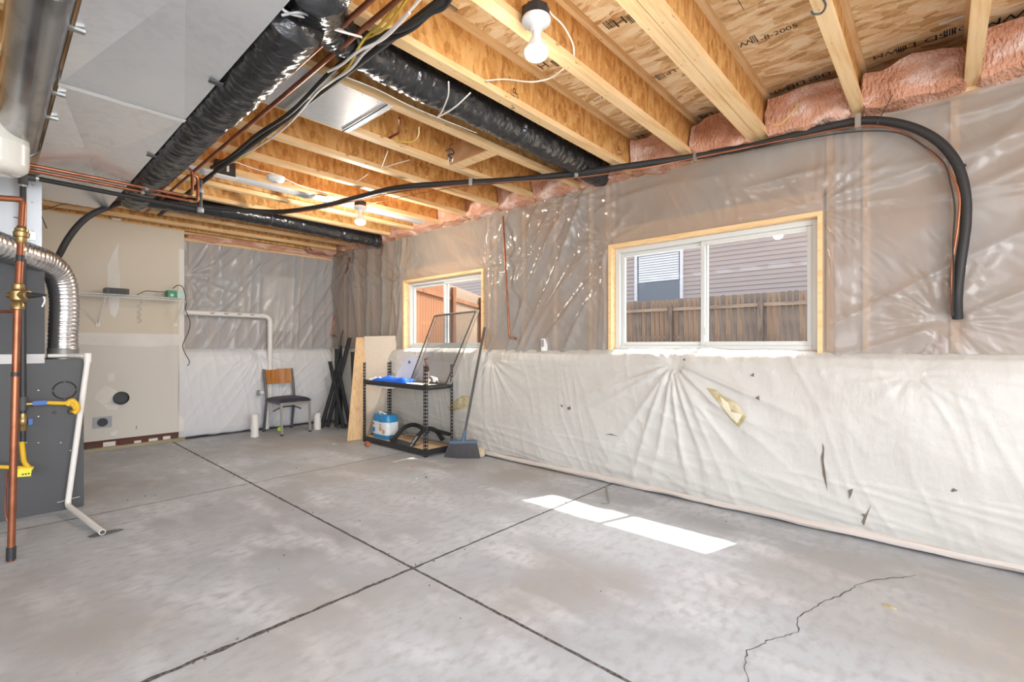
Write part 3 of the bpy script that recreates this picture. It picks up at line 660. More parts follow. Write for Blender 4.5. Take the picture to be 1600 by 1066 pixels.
# ================================================================== DUCTS
td = thing('trunk_duct', 'large rectangular sheet-metal trunk duct hanging under the joists', 'duct', (.46, 3, 2.40))
XA, XB = .22, .705; TZ = 2.40; TT = 2.63
for (ya, yb_) in ((-2.3, .9), (.9, 3.0), (3.0, 5.5)):
    mb = MB(); c = ((XA+XB)/2, (ya+yb_)/2)
    for z, e in ((TZ, .04), (TT, -.004)):
        i = len(mb.v); mb.v += [Vector((XA, ya, z)), Vector((XB, ya, z)), Vector((XB, yb_, z)), Vector((XA, yb_, z)), Vector((c[0], c[1], z+e))]
        mb.f += [[i, i+1, i+4], [i+1, i+2, i+4], [i+2, i+3, i+4], [i+3, i, i+4]]
    mb.f += [[0, 1, 6, 5], [1, 2, 7, 6], [2, 3, 8, 7], [3, 0, 5, 8]]
    mb.build('duct_section', 'galv', td)
for y in (.9, 3.0):
    mb = MB(); n = 16
    for k in range(n):
        x = XA-.004+(XB-XA+.008)*k/(n-1); w = .022+.008*noise.noise((x*12, y, 0)); w2 = .022+.008*noise.noise((x*12, y, 7))
        mb.v += [Vector((x, y-w, TZ-.003)), Vector((x, y+w2, TZ-.003))]
    mb.f = [[2*k, 2*k+1, 2*k+3, 2*k+2] for k in range(n-1)]; tag(mb.build('sealant_band', 'mastic', td), 'pale brushed sealant over the joint')
    MB().bb((XA-.003, y-.018, TZ), (XA, y+.018, TT)).build('drive_cleat', 'mastic', td)
for (px, py) in ((130, 52), (104, 152), (90, 188)):
    q = Zp(px, py, TZ-.01); MB().bb((XA-.02, q.y-.012, TZ-.012), (XA+.03, q.y+.012, TZ-.001)).build('hanger', 'hex', td)
for y in (2.45, 3.7): MB().bb((XB-.035, y-.015, TZ-.008), (XB+.02, y+.015, TZ-.001)).build('hanger', 'dkgrey', td)
rd = thing('round_duct', 'round galvanized duct running beside the trunk duct at left', 'duct', (.12, 2, 2.43))
for (ya, yb_) in ((-2.3, .6), (.6, 2.2), (2.2, 4.15)):
    MB().tube([(.125, ya, 2.43), (.125, yb_-.02, 2.43), (.125, yb_-.02, 2.43), (.125, yb_, 2.43)], [.088, .088, .0905, .0905], 40).build('duct_section', 'galv_d', rd, smooth=True)
MB().lathe([(.0905, 0), (.093, .01), (.093, .03), (.0, .03)], (.125, 4.15, 2.43), (0, 1, 0), 40).build('end_cap', 'galv_d', rd, smooth=True)
def flex(label, name, pts, r, straps, m='blackfilm', seed=0, wr_=.07, group=None, n=14, ends=True):
    P = smooth_path(pts, n); Q = [P[0]]; acc = 0       # even steps
    for a, b in zip(P[:-1], P[1:]):
        d = (b-a).length; acc += d
        while acc >= .011: acc -= .011; Q.append(b-(b-a).normalized()*acc)
    N = len(Q); rr = []
    for k in range(N):
        s = k/N; q = r*(1+.05*noise.noise((k*.05, seed, 0)))
        for st in straps: q *= 1-.14*math.exp(-((s-st)*N*.011/.018)**2)
        rr.append(q)
    def rf(k, a):
        ca, sa = math.cos(a), math.sin(a); 
        return 1+wr_*(noise.noise((k*.42, ca*2.2+seed, sa*2.2))*.9+.8*abs(noise.noise((k*.13+seed, ca*3.2, sa*3.2))))
    root = thing(name, label, 'duct', Q[N//2], group)
    MB().tube(Q, rr, 44, rf=rf).build('sleeve', m, root, smooth=False).data.shade_smooth()
    for st in straps:
        k = min(N-2, max(1, int(st*N))); MB().tube([Q[k-1], Q[k], Q[k+1]], r*.90, 28).build('strap', 'blackmetal', root, smooth=True)
    return root
flex('thick black insulated flexible duct hanging along the trunk duct', 'flexible_duct', [(.80, 1.85, 2.48), (.815, 2.1, 2.475), (.815, 2.4, 2.47), (.81, 3.2, 2.47), (.815, 4.2, 2.47), (.83, 5.0, 2.49), (.87, 5.35, 2.52)], .113, [.30, .62, .85], seed=3, wr_=.09)
flex('wrinkled black flexible duct lying between two joists up to the right wall', 'flexible_duct', [(.80, 1.66, 2.52), (.86, 1.82, 2.57), (1.0, 2.02, 2.66), (1.4, 2.18, 2.715), (1.9, 2.19, 2.72), (2.5, 2.19, 2.72), (3.1, 2.19, 2.71), (3.60, 2.20, 2.70)], .116, [.22, .62, .92], seed=9, wr_=.085)
flex('thinner black flexible duct at the far end under the last joists', 'flexible_duct', [(1.0, 5.62, 2.60), (1.5, 5.66, 2.63), (2.2, 5.66, 2.64), (2.9, 5.66, 2.63), (3.56, 5.66, 2.61)], .088, [.45, .78, .96], seed=15, wr_=.05)
o = tag(MB().tube([(.95, 4.68, 2.74), (2.1, 4.68, 2.74), (2.1, 4.68, 2.74), (2.14, 4.68, 2.74), (2.14, 4.68, 2.74), (3.62, 4.68, 2.74)], [.078, .078, .081, .081, .078, .078], 36).build('metal_duct', 'galv', None, smooth=True), 'round bright metal duct lying between joists above the far light bulb', 'duct')
o = thing('duct_panel', 'flat galvanized sheet closing the bay between two joists', 'duct', (1.27, 2.71, JB))
MB().bb((.86, 2.452, JB-.004), (1.64, 2.975, JB-.001)).build('panel', 'galv', o)
MB().cyl((1.60, 2.45, JB-.01), (1.60, 2.98, JB-.01), .004).build('rod', 'blackmetal', o)
MB().bb((1.64, 2.50, JB), (1.655, 2.93, JB+.12)).build('end_flange', 'mastic', o)
for k in range(7): MB().lathe([(.004, 0), (.003, .003)], (.95+k*.1, 2.475, JB-.006), (0, 0, -1), 8).build('screw', 'hex', o)
# ================================================================== FURNACE
fu = thing('furnace', 'dark grey upright furnace cabinet at the left with a metal plenum above', 'furnace', (.06, 5.1, 0))
FYF = 4.72
fc = MB().bb((-.42, FYF, .0), (.478, 5.45, 1.095)).build('cabinet', 'furnace', fu, bevel=.004)
MB().bb((-.42, FYF-.006, 1.07), (.27, 5.45, 1.135)).build('flashing', mat('flashing', (.45, .44, .43), .5, .5, bump=(14, .8, .01, I3)), fu)
MB().bb((-.38, FYF+.01, 1.135), (.272, 5.38, 1.80)).build('coil_cabinet', 'coil', fu, bevel=.003)
MB().bb((-.38, FYF-.0, 1.80), (.268, 5.38, 1.865)).build('flashing', 'mastic', fu)
MB().bb((-.38, FYF+.02, 1.80), (.252, 5.35, 2.395)).build('plenum', mat('plenum_steel', (.44, .455, .47), .42, .6, bump=(3, .1, .02, I3)), fu)
MB().bb((.16, FYF-.01, 1.85), (.256, FYF+.02, 2.395)).build('corner_flange', bpy.data.materials['plenum_steel'], fu)
for z in (1.95, 2.0, 2.2, 2.32): MB().lathe([(.007, 0), (.005, .004)], (.21, FYF-.01, z), (0, -1, 0), 8).build('screw', 'hex', fu)
MB().bb((.175, FYF-.02, 1.93), (.225, FYF-.01, 1.99)).build('access_cover', 'hex', fu)
c = Yp(101, 610, FYF); rk = .062
for q in range(4):
    a0 = math.pi/2*q+.08; a1 = math.pi/2*(q+1)-.08; mb = MB()
    pts = [(c.x+rk*math.cos(a0+(a1-a0)*j/12), FYF-.002, c.z+rk*math.sin(a0+(a1-a0)*j/12)) for j in range(13)]
    MB().tube(pts, .005, 6).build('knockout_slot', 'joint', fu)
for (px, py, r) in [(60, 610, .005), (60, 651, .005), (41, 650, .005), (60, 692, .005), (95, 692, .005), (85, 645, .012), (111, 643, .022), (110, 704, .006), (41, 692, .004)]:
    p = Yp(px, py, FYF); MB().lathe([(r, 0), (r*.8, .003), (0, .003)], (p.x, FYF, p.z), (0, -1, 0), 12).build('screw' if r < .01 else 'port', 'hex' if r < .01 else 'blackmetal', fu)
p = Yp(75, 556, FYF+.05); MB().cyl((.29, 4.80, 1.12), (.40, 4.80, 1.12), .014).build('drain_port', 'pvc', fu, smooth=True)
# flue
P = smooth_path([(.385, 4.95, 1.10), (.385, 4.95, 1.25), Dp(101, 470, 3.60), Dp(93, 432, 3.55), Dp(72, 411, 3.42), Dp(40, 398, 3.25), Dp(0, 384, 3.1), Dp(-60, 362, 2.9)], 26)
Q = [P[0]]; acc = 0
for a, b in zip(P[:-1], P[1:]):
    d = (b-a).length; acc += d
    while acc >= .006: acc -= .006; Q.append(b-(b-a).normalized()*acc)
def flr(k, a):
    ph = (k*.006*2*math.pi+0*a)/.030; return 1-.05*(math.cos(ph) > .80)+.006*math.cos(k*.9)+.02*noise.noise((k*.05, math.cos(a), math.sin(a)))
fp = thing('flue_pipe', 'shiny ribbed aluminium flue pipe curving off the furnace top', 'pipe', (.385, 4.95, 1.1))
MB().tube(Q, .088, 36, rf=flr).build('duct', 'flue', fp, smooth=False).data.shade_smooth()
MB().lathe([(.100, 0), (.100, .004), (.0905, .012), (.0905, .07), (.0925, .075), (.0905, .08)], (.385, 4.95, 1.095), (0, 0, 1), 36).build('collar', 'hex', fp, smooth=True)
# condensate drain
b0 = Zp(160, 833, .018); cz = Yp(105, 790, 4.66)
dp = thing('drain_pipe', 'white plastic drain pipe angling down the furnace side on to the floor', 'pipe', (cz.x, 4.66, 0))
MB().tube(bent([Yp(137, 562, 4.66), (cz.x, 4.64, .05), (b0.x, b0.y, .022)], .04), .0175, 16).build('pipe', 'pvc', dp, smooth=True)
MB().cyl(Yp(137, 566, 4.66), Yp(137, 552, 4.66), .0225).build('elbow', 'pvc', dp, smooth=True)
MB().tube(bent([Yp(137, 556, 4.66), (.47, 4.68, 1.12), (.40, 4.80, 1.12)], .02), .015, 14).build('elbow', 'pvc', dp, smooth=True)
d_ = (Vector((b0.x, b0.y, .022))-Vector((cz.x, 4.64, .05))).normalized()
MB().cyl(Vector((b0.x, b0.y, .022))-d_*.001, Vector((b0.x, b0.y, .022))+d_*.0015, .0135).build('opening', 'dkgrey', dp)
MB().bar((cz.x-.05, 4.70, .07), (cz.x+.07, 4.70, .085), .02, .006).build('clamp', 'hex', dp)
# expansion tank
c = Dp(-6, 270, 2.62); h_ = (270-182)/740*2.62; r = .131
tk = thing('expansion_tank', 'cream enamel tank with rounded top hanging at the left edge', 'tank', (c.x, c.y, c.z))
MB().lathe([(.02, 0), (r*.75, .006), (r*.95, .03), (r, .06), (r, h_*.5), (r*1.01, h_*.5+.004), (r*1.01, h_*.5+.012), (r, h_*.5+.016), (r, h_-.07), (r*.94, h_-.03), (r*.75, h_-.008), (.02, h_)], c, (0, 0, 1), 40).build('shell', 'tank', tk, smooth=True)
MB().cyl((c.x, c.y, c.z+h_), (c.x, c.y, c.z+h_+.09), .012).build('fitting', 'brass', tk)
# ---- near copper water pipe with valves
A = Zp(17, 877, 0); Bp = Dp(27, 487, 2.66); Cp = Dp(36, 318, 2.72)
wp = thing('water_pipe', 'upright copper water pipe with brass valves standing at the left edge', 'pipe', A)
MB().tube(bent([A, Bp, Cp, Dp(34, 312, 2.72), Dp(-20, 308, 2.6)], .05), .0165, 18).build('pipe', 'copper', wp, smooth=True)
def along(t): return A.lerp(Cp, t)
def fit(py, d=2.68):
    t = (877-py)/(877-318); return A.lerp(Bp, (877-py)/(877-487)) if py > 487 else Bp.lerp(Cp, (487-py)/(487-318))
up = (Cp-A).normalized()
p = fit(368); MB().lathe([(.018, -.05), (.022, -.045), (.024, -.015), (.034, -.012), (.036, .012), (.030, .018), (.030, .034), (.022, .04), (.02, .05)], p, up, 12).build('union', 'brass', wp, smooth=True)
p = fit(462); vb = MB().lathe([(.020, -.085), (.027, -.08), (.029, -.05), (.022, -.04), (.034, -.028), (.036, .02), (.024, .03), (.028, .04), (.027, .06), (.019, .066)], p, up, 16).build('valve_body', 'brass', wp, smooth=True)
rt = Vector((Rv[0], Rv[1], 0)); MB().cyl(p-rt*.055, p-rt*.02, .017).build('valve_body', 'brass', wp, smooth=True)
MB().lathe([(.028, .02), (.028, .058), (.022, .062)], p, rt, 16).build('bonnet', 'brass', wp, smooth=True)
MB().cyl(p+rt*.06, p+rt*.155, .019, r2=.006).build('handle', 'blackmetal', wp, smooth=True)
MB().tube(smooth_path([p+rt*.14, p+rt*.15+Vector((0, 0, -.03)), p+rt*.135+Vector((0, 0, -.065))], 4), .004, 6).build('tag_string', 'white', wp)
for py, r, h2 in ((586, .019, .012), (865, .0205, .035), (405, .0185, .018)):
    p = fit(py); MB().cyl(p-up*h2, p+up*h2, r).build('sleeve', 'blackmetal', wp, smooth=True)
p = fit(487); MB().cyl(p, p-rt*.12, .009).build('branch', 'copper', wp, smooth=True)
p = fit(340); MB().cyl(p-rt*.05, p+rt*.012+Vector((0, 0, -.008)), .0025).build('clip', 'blackmetal', wp)
p = fit(818); MB().tube(smooth_path([p-rt*.02, p-rt*.035+Vector((0, 0, .06)), p-rt*.03+Vector((0, 0, .25)), p-rt*.01+Vector((0, 0, .3))], 5), .004, 6).build('ground_wire', 'copper_d', wp)
# ---- black gas pipe
gx, gy = .155, 4.57
gp = thing('gas_pipe', 'black iron gas pipe dropping in front of the furnace', 'pipe', (gx, gy, .6))
def G(px, py): return Yp(px, py, gy)
gA = G(36, 622); xx = gA.x
MB().tube([(xx, gy, 2.325), (xx, gy, .62)], .0165, 16).build('pipe', 'blackmetal', gp, smooth=True)
MB().tube([(xx, gy, 2.335), (1.16, 4.62, 2.335)], .0165, 16).build('pipe', 'rubber', gp, smooth=True)
MB().tube(bent([(xx, gy, 2.28), (xx, gy, 2.335), (xx+.06, gy, 2.335)], .03), .024, 16).build('elbow', 'dkgrey', gp, smooth=True)
MB().cyl((xx+.055, gy, 2.335), (xx+.075, gy, 2.335), .023).build('collar', 'hex', gp, smooth=True)
MB().cyl((xx, gy, 2.26), (xx, gy, 2.275), .022).build('collar', 'hex', gp, smooth=True)
tz = G(36, 632).z
MB().cyl((xx, gy, tz-.04), (xx, gy, tz+.05), .024).build('tee', 'dkgrey', gp, smooth=True)
p1 = G(52, 632); MB().cyl((xx, gy, tz), (p1.x, gy, tz), .018).build('nipple', 'brass', gp, smooth=True)
p2 = G(74, 631); MB().cyl((p1.x, gy, tz), (p2.x, gy, tz), .014).build('shutoff_valve', 'hex', gp, smooth=True)
MB().box((p1.x+.03, gy-.02, tz+.004), (.07, .012, .028)).build('lever', 'blue', gp, bevel=.003)
MB().tube(smooth_path([(p2.x, gy, tz), G(88, 630), G(103, 630), G(110, 626), G(113, 632), G(118, 640), Yp(112, 643, 4.70)], 6), .0135, 14).build('flexible_connector', 'yellow', gp, smooth=True)
MB().tube(smooth_path([G(105, 634), G(112, 626), G(119, 632), G(121, 640), G(115, 646)], 5), .017, 14).build('flexible_connector', 'yellow', gp, smooth=True)
q = G(35, 660); MB().lathe([(.016, -.06), (.02, -.05), (.02, -.02), (.024, -.015), (.024, .02), (.018, .03), (.018, .06)], (xx, gy, q.z), (0, 0, 1), 14).build('union', 'brass', gp, smooth=True)
MB().box((xx+.035, gy-.01, q.z), (.02, .012, .04)).build('lever', 'blue', gp, bevel=.003)
MB().tube([(xx, gy, q.z-.05), (xx, gy, G(35, 690).z)], .015, 14).build('pipe', 'blackmetal', gp, smooth=True)
MB().tube(smooth_path([G(34, 690), G(36, 710), G(38, 722), G(46, 732)], 5), .014, 14).build('flexible_connector', 'yellow', gp, smooth=True)
MB().tube([G(52, 732), G(-40, 728)], .013, 14).build('branch', 'yellow', gp, smooth=True)
q = G(34, 738); MB().box((q.x, gy-.02, q.z), (.09, .002, .055), Matrix.Rotation(.1, 3, 'Y')).build('tag', 'tag', gp)
for k in range(3): MB().box((q.x+.004+k*.014, gy-.022, q.z-.012), (.009, .001, .008)).build('tag_print', 'ink', gp)
# ---- horizontal copper pair under the trunk, rising and running towards the camera
for i, (y, xe, lab) in enumerate(((4.37, 1.02, 'upper copper pipe crossing under the trunk duct then turning along the joists'), (4.50, 1.09, 'lower copper pipe crossing under the trunk duct beside the black pipe'))):
    o = thing('copper_pipe', lab, 'pipe', (xe, y, 2.36))
    MB().tube(bent([(-.4, y, 2.365), (xe+.06, y, 2.365), (xe+.06, y, 2.57), (xe, y-.06, 2.57), (xe, -1.8, 2.57)], .03), .0115, 12).build('pipe', 'copper', o, smooth=True)
    MB().tube([(xe, y, 2.57), (xe+.03, 6.3, 2.60)], .010, 12).build('pipe', 'copper_d', o, smooth=True)
    MB().cyl((xe+.06, y, 2.385), (xe+.06, y, 2.41), .0145).build('solder_joint', 'brass', o, smooth=True)
    MB().cyl((xe+.025, y, 2.365), (xe+.0, y, 2.365), .0145).build('solder_joint', 'brass', o, smooth=True)
    MB().bb((.78, y-.016, 2.348), (.80, y+.016, 2.385)).build('clip', 'hex', o)
o = tag(MB().tube(bent([(1.235, -1.8, 2.60), (1.235, 4.55, 2.60), (1.24, 6.25, 2.60)], .05), .0175, 14).build('iron_pipe', 'rubber', None, smooth=True), 'straight black iron pipe running under the joists toward the far wall', 'pipe')
o = thing('iron_riser', 'short black riser with grey fittings beside the copper risers', 'pipe', (1.21, 4.62, 2.33))
MB().cyl((1.20, 4.62, 2.33), (1.20, 4.62, 2.60), .015).build('pipe', 'dkgrey', o, smooth=True)
for z in (2.335, 2.5): MB().lathe([(.022, -.02), (.026, -.015), (.026, .015), (.022, .02)], (1.20, 4.62, z), (0, 0, 1), 14).build('fitting', 'grey', o, smooth=True)
# ---- line set: thick black foam-covered hose across the ceiling and down the right wall
pts = [Dp(70, 425, 3.95), Dp(90, 402, 3.9), Dp(107, 372, 3.92), Dp(132, 343, 4.0), Dp(165, 325, 4.15), Zp(205, 314, 2.58), Zp(260, 315, 2.58), Zp(330, 324, 2.58), Zp(385, 329, 2.575), Zp(440, 331, 2.57), Zp(505, 322, 2.57), Zp(560, 308, 2.58), Zp(625, 293, 2.59), Zp(700, 287, 2.60), Zp(800, 281, 2.60), Zp(900, 271, 2.60), Zp(1000, 257, 2.60), Zp(1070, 247, 2.60),
       Xp(1150, 234, 3.60), Xp(1240, 212, 3.60), Xp(1335, 190, 3.60), Xp(1400, 192, 3.60), Xp(1455, 213, 3.60), Xp(1492, 250, 3.60), Xp(1508, 300, 3.60), Xp(1509, 350, 3.605), Xp(1501, 410, 3.61), Xp(1496, 460, 3.62), Xp(1496, 498, 3.66)]
ls = thing('refrigerant_line', 'thick black foam-covered hose arching across the ceiling and down beside the big window', 'hose', pts[17])
MB().tube(smooth_path(pts, 10), .024, 16, rf=lambda k, a: 1+.05*noise.noise((k*.3, math.cos(a), math.sin(a)))).build('foam_sleeve', 'rubber', ls, smooth=True)
lo_ = Vector((-.03, 0, -.034))
cp2 = [p+Vector((-.012, .0, -.030))+Vector((0, 0, .012*math.sin(k*1.7))) for k, p in enumerate(pts[9:])]
q2 = [Xp(px, py, 3.59) for px, py in ((1240, 216), (1335, 198), (1395, 201), (1440, 226), (1478, 262), (1498, 300), (1497, 350), (1488, 410), (1487, 460), (1488, 494))]
MB().tube(smooth_path(cp2[:9]+q2, 8), .0055, 8).build('copper_line', 'copper', ls, smooth=True)
q3 = [Xp(px, py, 3.585) for px, py in ((1180, 233), (1260, 217), (1335, 206), (1400, 207), (1440, 226), (1474, 254), (1486, 290), (1492, 330), (1489, 380), (1490, 430), (1488, 494))]
MB().tube(smooth_path(q3, 8), .004, 6).build('control_wire', 'blackmetal', ls, smooth=True)
for (px, py, w) in ((1341, 190, .030),): 
    p = Xp(px, py, 3.59); MB().box(p+Vector((0, 0, .0)), (.06, .03, .085)).build('pipe_strap', 'hex', ls, bevel=.004)
for (px, py, d) in ((1500, 262, (0, -.35, -.9)), (1372, 190, (0, 1, 0))):
    p = Xp(px, py, 3.60); v = Vector((0, d[1], d[2])).normalized(); MB().cyl(p-v*.005, p+v*.005, .0275, 16).build('zip_tie', 'blackmetal', ls)
for (px, py) in ((735, 284), (508, 321), (900, 271), (1085, 246)):
    p = Zp(px, py, 2.59); MB().box(p, (.03, .03, .06), Matrix.Rotation(.9, 3, 'Z')).build('pipe_strap', 'hex', ls, bevel=.004)
p = Xp(1372, 190, 3.58); MB().tube([p, Xp(1395, 148, 3.5)], .0025, 5).build('zip_tie_tail', 'blackmetal', ls)
# ---- other cables along the bundle
def cable(name, label, pts, r, m, cat='cable', group=None, n=8):
    return tag(MB().tube(smooth_path(pts, n), r, 8).build(name, m, None, smooth=True), label, cat, group)
def C(*L): return [Zp(px, py, z) for px, py, z in L]
cable('cable', 'thick black cable wandering along the black iron pipe', C((735, -60, 2.58), (690, 0, 2.58), (640, 40, 2.57), (590, 58, 2.59), (520, 110, 2.57), (455, 175, 2.58), (400, 212, 2.58), (360, 245, 2.6), (330, 262, 2.61)), .012, 'rubber')
cable('cable', 'white cable draped beside the black iron pipe near the top edge', C((700, -60, 2.56), (655, 0, 2.56), (610, 48, 2.55), (570, 82, 2.55), (545, 110, 2.56), (500, 140, 2.57), (455, 190, 2.58), (425, 215, 2.58), (380, 242, 2.6), (340, 258, 2.62)), .006, 'whitecable')
cable('cable', 'yellow cable looping over the black duct and copper pipes', C((650, -60, 2.6), (624, 0, 2.6), (595, 38, 2.6), (575, 55, 2.61), (560, 75, 2.58), (540, 110, 2.57), (500, 140, 2.58), (460, 168, 2.6), (430, 192, 2.6), (395, 236, 2.6), (345, 262, 2.62)), .006, 'yellowcable')
cable('cable', 'second yellow cable pair nailed beside the first near the top edge', C((665, -60, 2.59), (634, 0, 2.59), (603, 42, 2.59), (580, 58, 2.6), (566, 62, 2.61)), .006, 'yellowcable')
cable('cable', 'grey cable crossing the big black duct below the copper pipes', C((640, 20, 2.54), (600, 60, 2.54), (560, 80, 2.54), (535, 100, 2.55), (512, 112, 2.56)), .006, 'whitecable')
cable('cable', 'black cable bundle twisting at the top edge above the duct', C((740, -80, 2.57), (700, 5, 2.57), (672, 22, 2.57), (645, 45, 2.57), (610, 62, 2.58), (590, 68, 2.59)), .009, 'rubber')
cable('cable', 'pale cable arching over the near end of the black duct', C((430, 2, 2.42), (450, 20, 2.42), (490, 30, 2.45), (520, 45, 2.5), (565, 58, 2.56)), .005, 'whitecable')
cable('cable', 'thin grey cable coiled at the trunk duct corner', C((440, 24, 2.4), (470, 20, 2.42), (500, 32, 2.46), (540, 50, 2.54)), .005, 'grey')
# joist-hung wires
cable('wire', 'white wire curving from the near light box to a joist', [Yp(851, 5, 1.36), Yp(862, 22, 1.35), Yp(880, 40, 1.36), Yp(895, 68, 1.38), Yp(897, 88, 1.40)], .004, 'whitecable', 'wire')
cable('wire', 'white wire bowing across the bay below the near bulb', [Yp(758, 126, 1.90), Yp(790, 124, 1.85), Yp(830, 128, 1.7), Yp(860, 122, 1.6), Yp(880, 108, 1.46)], .004, 'whitecable', 'wire')
cable('wire', 'white wire tie around the black duct between the joists', C((701, 128, 2.55), (700, 150, 2.54), (690, 175, 2.53), (684, 183, 2.53), (710, 168, 2.53), (735, 145, 2.56)), .004, 'whitecable', 'wire')
cable('wire', 'long pale wire stapled beside the black duct bay', C((535, 118, 2.63), (590, 140, 2.63), (640, 165, 2.63), (690, 186, 2.63), (745, 208, 2.63)), .003, 'whitecable', 'wire')
cable('wire', 'pale wire hanging in a V below the joist right of the duct panel', C((606, 236, 2.66), (598, 258, 2.66), (597, 263, 2.66), (615, 257, 2.66), (640, 250, 2.67)), .0035, 'whitecable', 'wire')
cable('wire', 'short pale wire loop left of the smoke alarm joist', C((575, 272, 2.66), (562, 281, 2.66), (552, 286, 2.66)), .0035, 'whitecable', 'wire')
cable('wire', 'white wire leading from the smoke alarm across the joists', C((365, 252, 2.63), (405, 266, 2.63), (430, 272, 2.64), (455, 284, 2.63), (480, 294, 2.63), (505, 300, 2.63), (530, 308, 2.63), (560, 306, 2.64)), .004, 'whitecable', 'wire')
cable('wire', 'yellow wire loop hanging by the wood block', C((655, 198, 2.66), (654, 212, 2.66), (645, 221, 2.66), (630, 222, 2.66), (617, 219, 2.68)), .004, 'yellowcable', 'wire')
tag(MB().tube(bent(C((624, 185, 2.70), (624, 207, 2.70), (599, 221, 2.70)), .03), .008, 8).build('conduit', 'copper_d', None, smooth=True), 'short bent brown pipe in the bay beside the duct panel', 'pipe')
cable('wire', 'bare black wire curled on the joist at the top right', C((1283, -6, 2.62), (1290, 8, 2.62), (1284, 20, 2.62), (1272, 22, 2.62), (1268, 18, 2.62)), .0045, 'dkgrey', 'wire')
cable('wire', 'thin copper control line drooping under the black hose', C((560, 322, 2.59), (620, 310, 2.6), (690, 296, 2.6), (740, 290, 2.6), (830, 283, 2.6)), .003, 'copper', 'wire')
cable('wire', 'thin black wire arching over the drywall edge by the furnace', [Yp(62, 328, 5.6), Yp(75, 326, 5.7), Yp(100, 319, 5.8), Yp(130, 320, 5.9), Yp(165, 328, 6.0)], .004, 'dkgrey', 'wire')
cable('wire', 'loose black wire end hanging in front of the drywall by the furnace', [Yp(63, 330, 5.6), Yp(66, 340, 5.6), Yp(73, 357, 5.6)], .004, 'dkgrey', 'wire')
cable('wire', 'yellow wire over the insulation at the right', [Xp(1248, 161, 3.50), Xp(1238, 176, 3.50), Xp(1222, 192, 3.5), Xp(1208, 196, 3.5)], .003, 'yellowcable', 'wire')
# pendant hook on block
hk = thing('hook', 'small black and white hook screwed to the wood block', 'hook', (2.54, 2.7, JB))
MB().tube(smooth_path(C((697, 236, 2.63), (705, 233, 2.62), (709, 240, 2.6), (700, 243, 2.6), (707, 248, 2.59)), 5), .006, 7).build('spring', 'blackmetal', hk)
MB().tube(smooth_path(C((702, 246, 2.59), (701, 251, 2.58), (706, 253, 2.58), (708, 247, 2.58)), 4), .005, 7).build('ring', 'hex', hk)
# ================================================================== CEILING LIGHTS
def light(label, x, y, ztop, s=1.0, e=10):
    t = thing('ceiling_light', label, 'light', (x, y, ztop), 'bare bulbs in porcelain holders')
    MB().lathe([(.052*s, 0), (.055*s, -.004), (.055*s, -.042*s), (.050*s, -.045*s)], (x, y, ztop), (0, 0, 1), 8).build('junction_box', 'blackmetal', t)
    z = ztop-.045*s
    MB().lathe([(.058*s, 0), (.060*s, -.006), (.058*s, -.014*s), (.040*s, -.026*s), (.024*s, -.034*s), (.022*s, -.052*s), (.0, -.052*s)], (x, y, z), (0, 0, 1), 28).build('lampholder', 'porcelain', t, smooth=True)
    z -= .052*s
    MB().lathe([(.015*s, .01), (.017*s, 0), (.020*s, -.022*s), (.034*s, -.050*s), (.047*s, -.072*s), (.048*s, -.078*s)], (x, y, z), (0, 0, 1), 28).build('bulb', 'bulbneck', t, smooth=True)
    MB().lathe([(.048*s, -.078*s), (.0485*s, -.086*s), (.044*s, -.100*s), (.030*s, -.110*s), (.0, -.113*s)], (x, y, z), (0, 0, 1), 28).build('bulb_face', 'bulb', t, smooth=True)
    l = bpy.data.lights.new('bulb_light', 'POINT'); l.energy = e; l.shadow_soft_size = .05; l.color = (1, .93, .82)
    o = bpy.data.objects.new('bulb_light', l); COL.objects.link(o); o.parent = t; o.location = (0, 0, z-.16*s-ztop)
p = Dp(838, 20, 2.10); light('lit bulb in a white holder on a black box, nearest the camera', p.x, p.y, p.z+.02, 1.08, 7)
MB().bb((p.x-.02, p.y, p.z+.01), (p.x+.02, 1.395, p.z+.05)).build('bracket', 'blackmetal', bpy.data.objects['ceiling_light'])
p = Dp(563, 320, 4.75); light('smaller-looking lit bulb at the far end before the metal duct', p.x, p.y, p.z+.03, 1.1, 40)
p = Zp(431, 276, JB)
sd = thing('smoke_alarm', 'round white smoke alarm under a joist', 'alarm', (p.x, p.y, JB))
MB().lathe([(.070, 0), (.074, -.005), (.074, -.016)], p, (0, 0, 1), 32).build('base', 'white', sd, smooth=True)
MB().lathe([(.066, -.016), (.068, -.020), (.064, -.036), (.050, -.046), (.0, -.048)], p, (0, 0, 1), 32).build('cover', 'porcelain', sd, smooth=True)
MB().lathe([(.02, -.047), (.018, -.052), (0, -.052)], p, (0, 0, 1), 16).build('test_button', 'grey', sd, smooth=True)
p = Zp(352, 262, 2.76)
jb = thing('junction_box', 'black junction box with a white switch above the metal duct', 'electrical box', (p.x, p.y, 2.7))
q = Yp(351, 264, 4.36); MB().box((q.x, q.y, q.z), (.15, .05, .12)).build('box', 'blackmetal', jb, bevel=.004)
MB().box((q.x+.015, q.y-.028, q.z), (.018, .008, .05)).build('switch', 'white', jb)
MB().box((q.x+.0, q.y-.03, q.z-.075), (.16, .07, .012)).build('label_plate', 'white', jb)
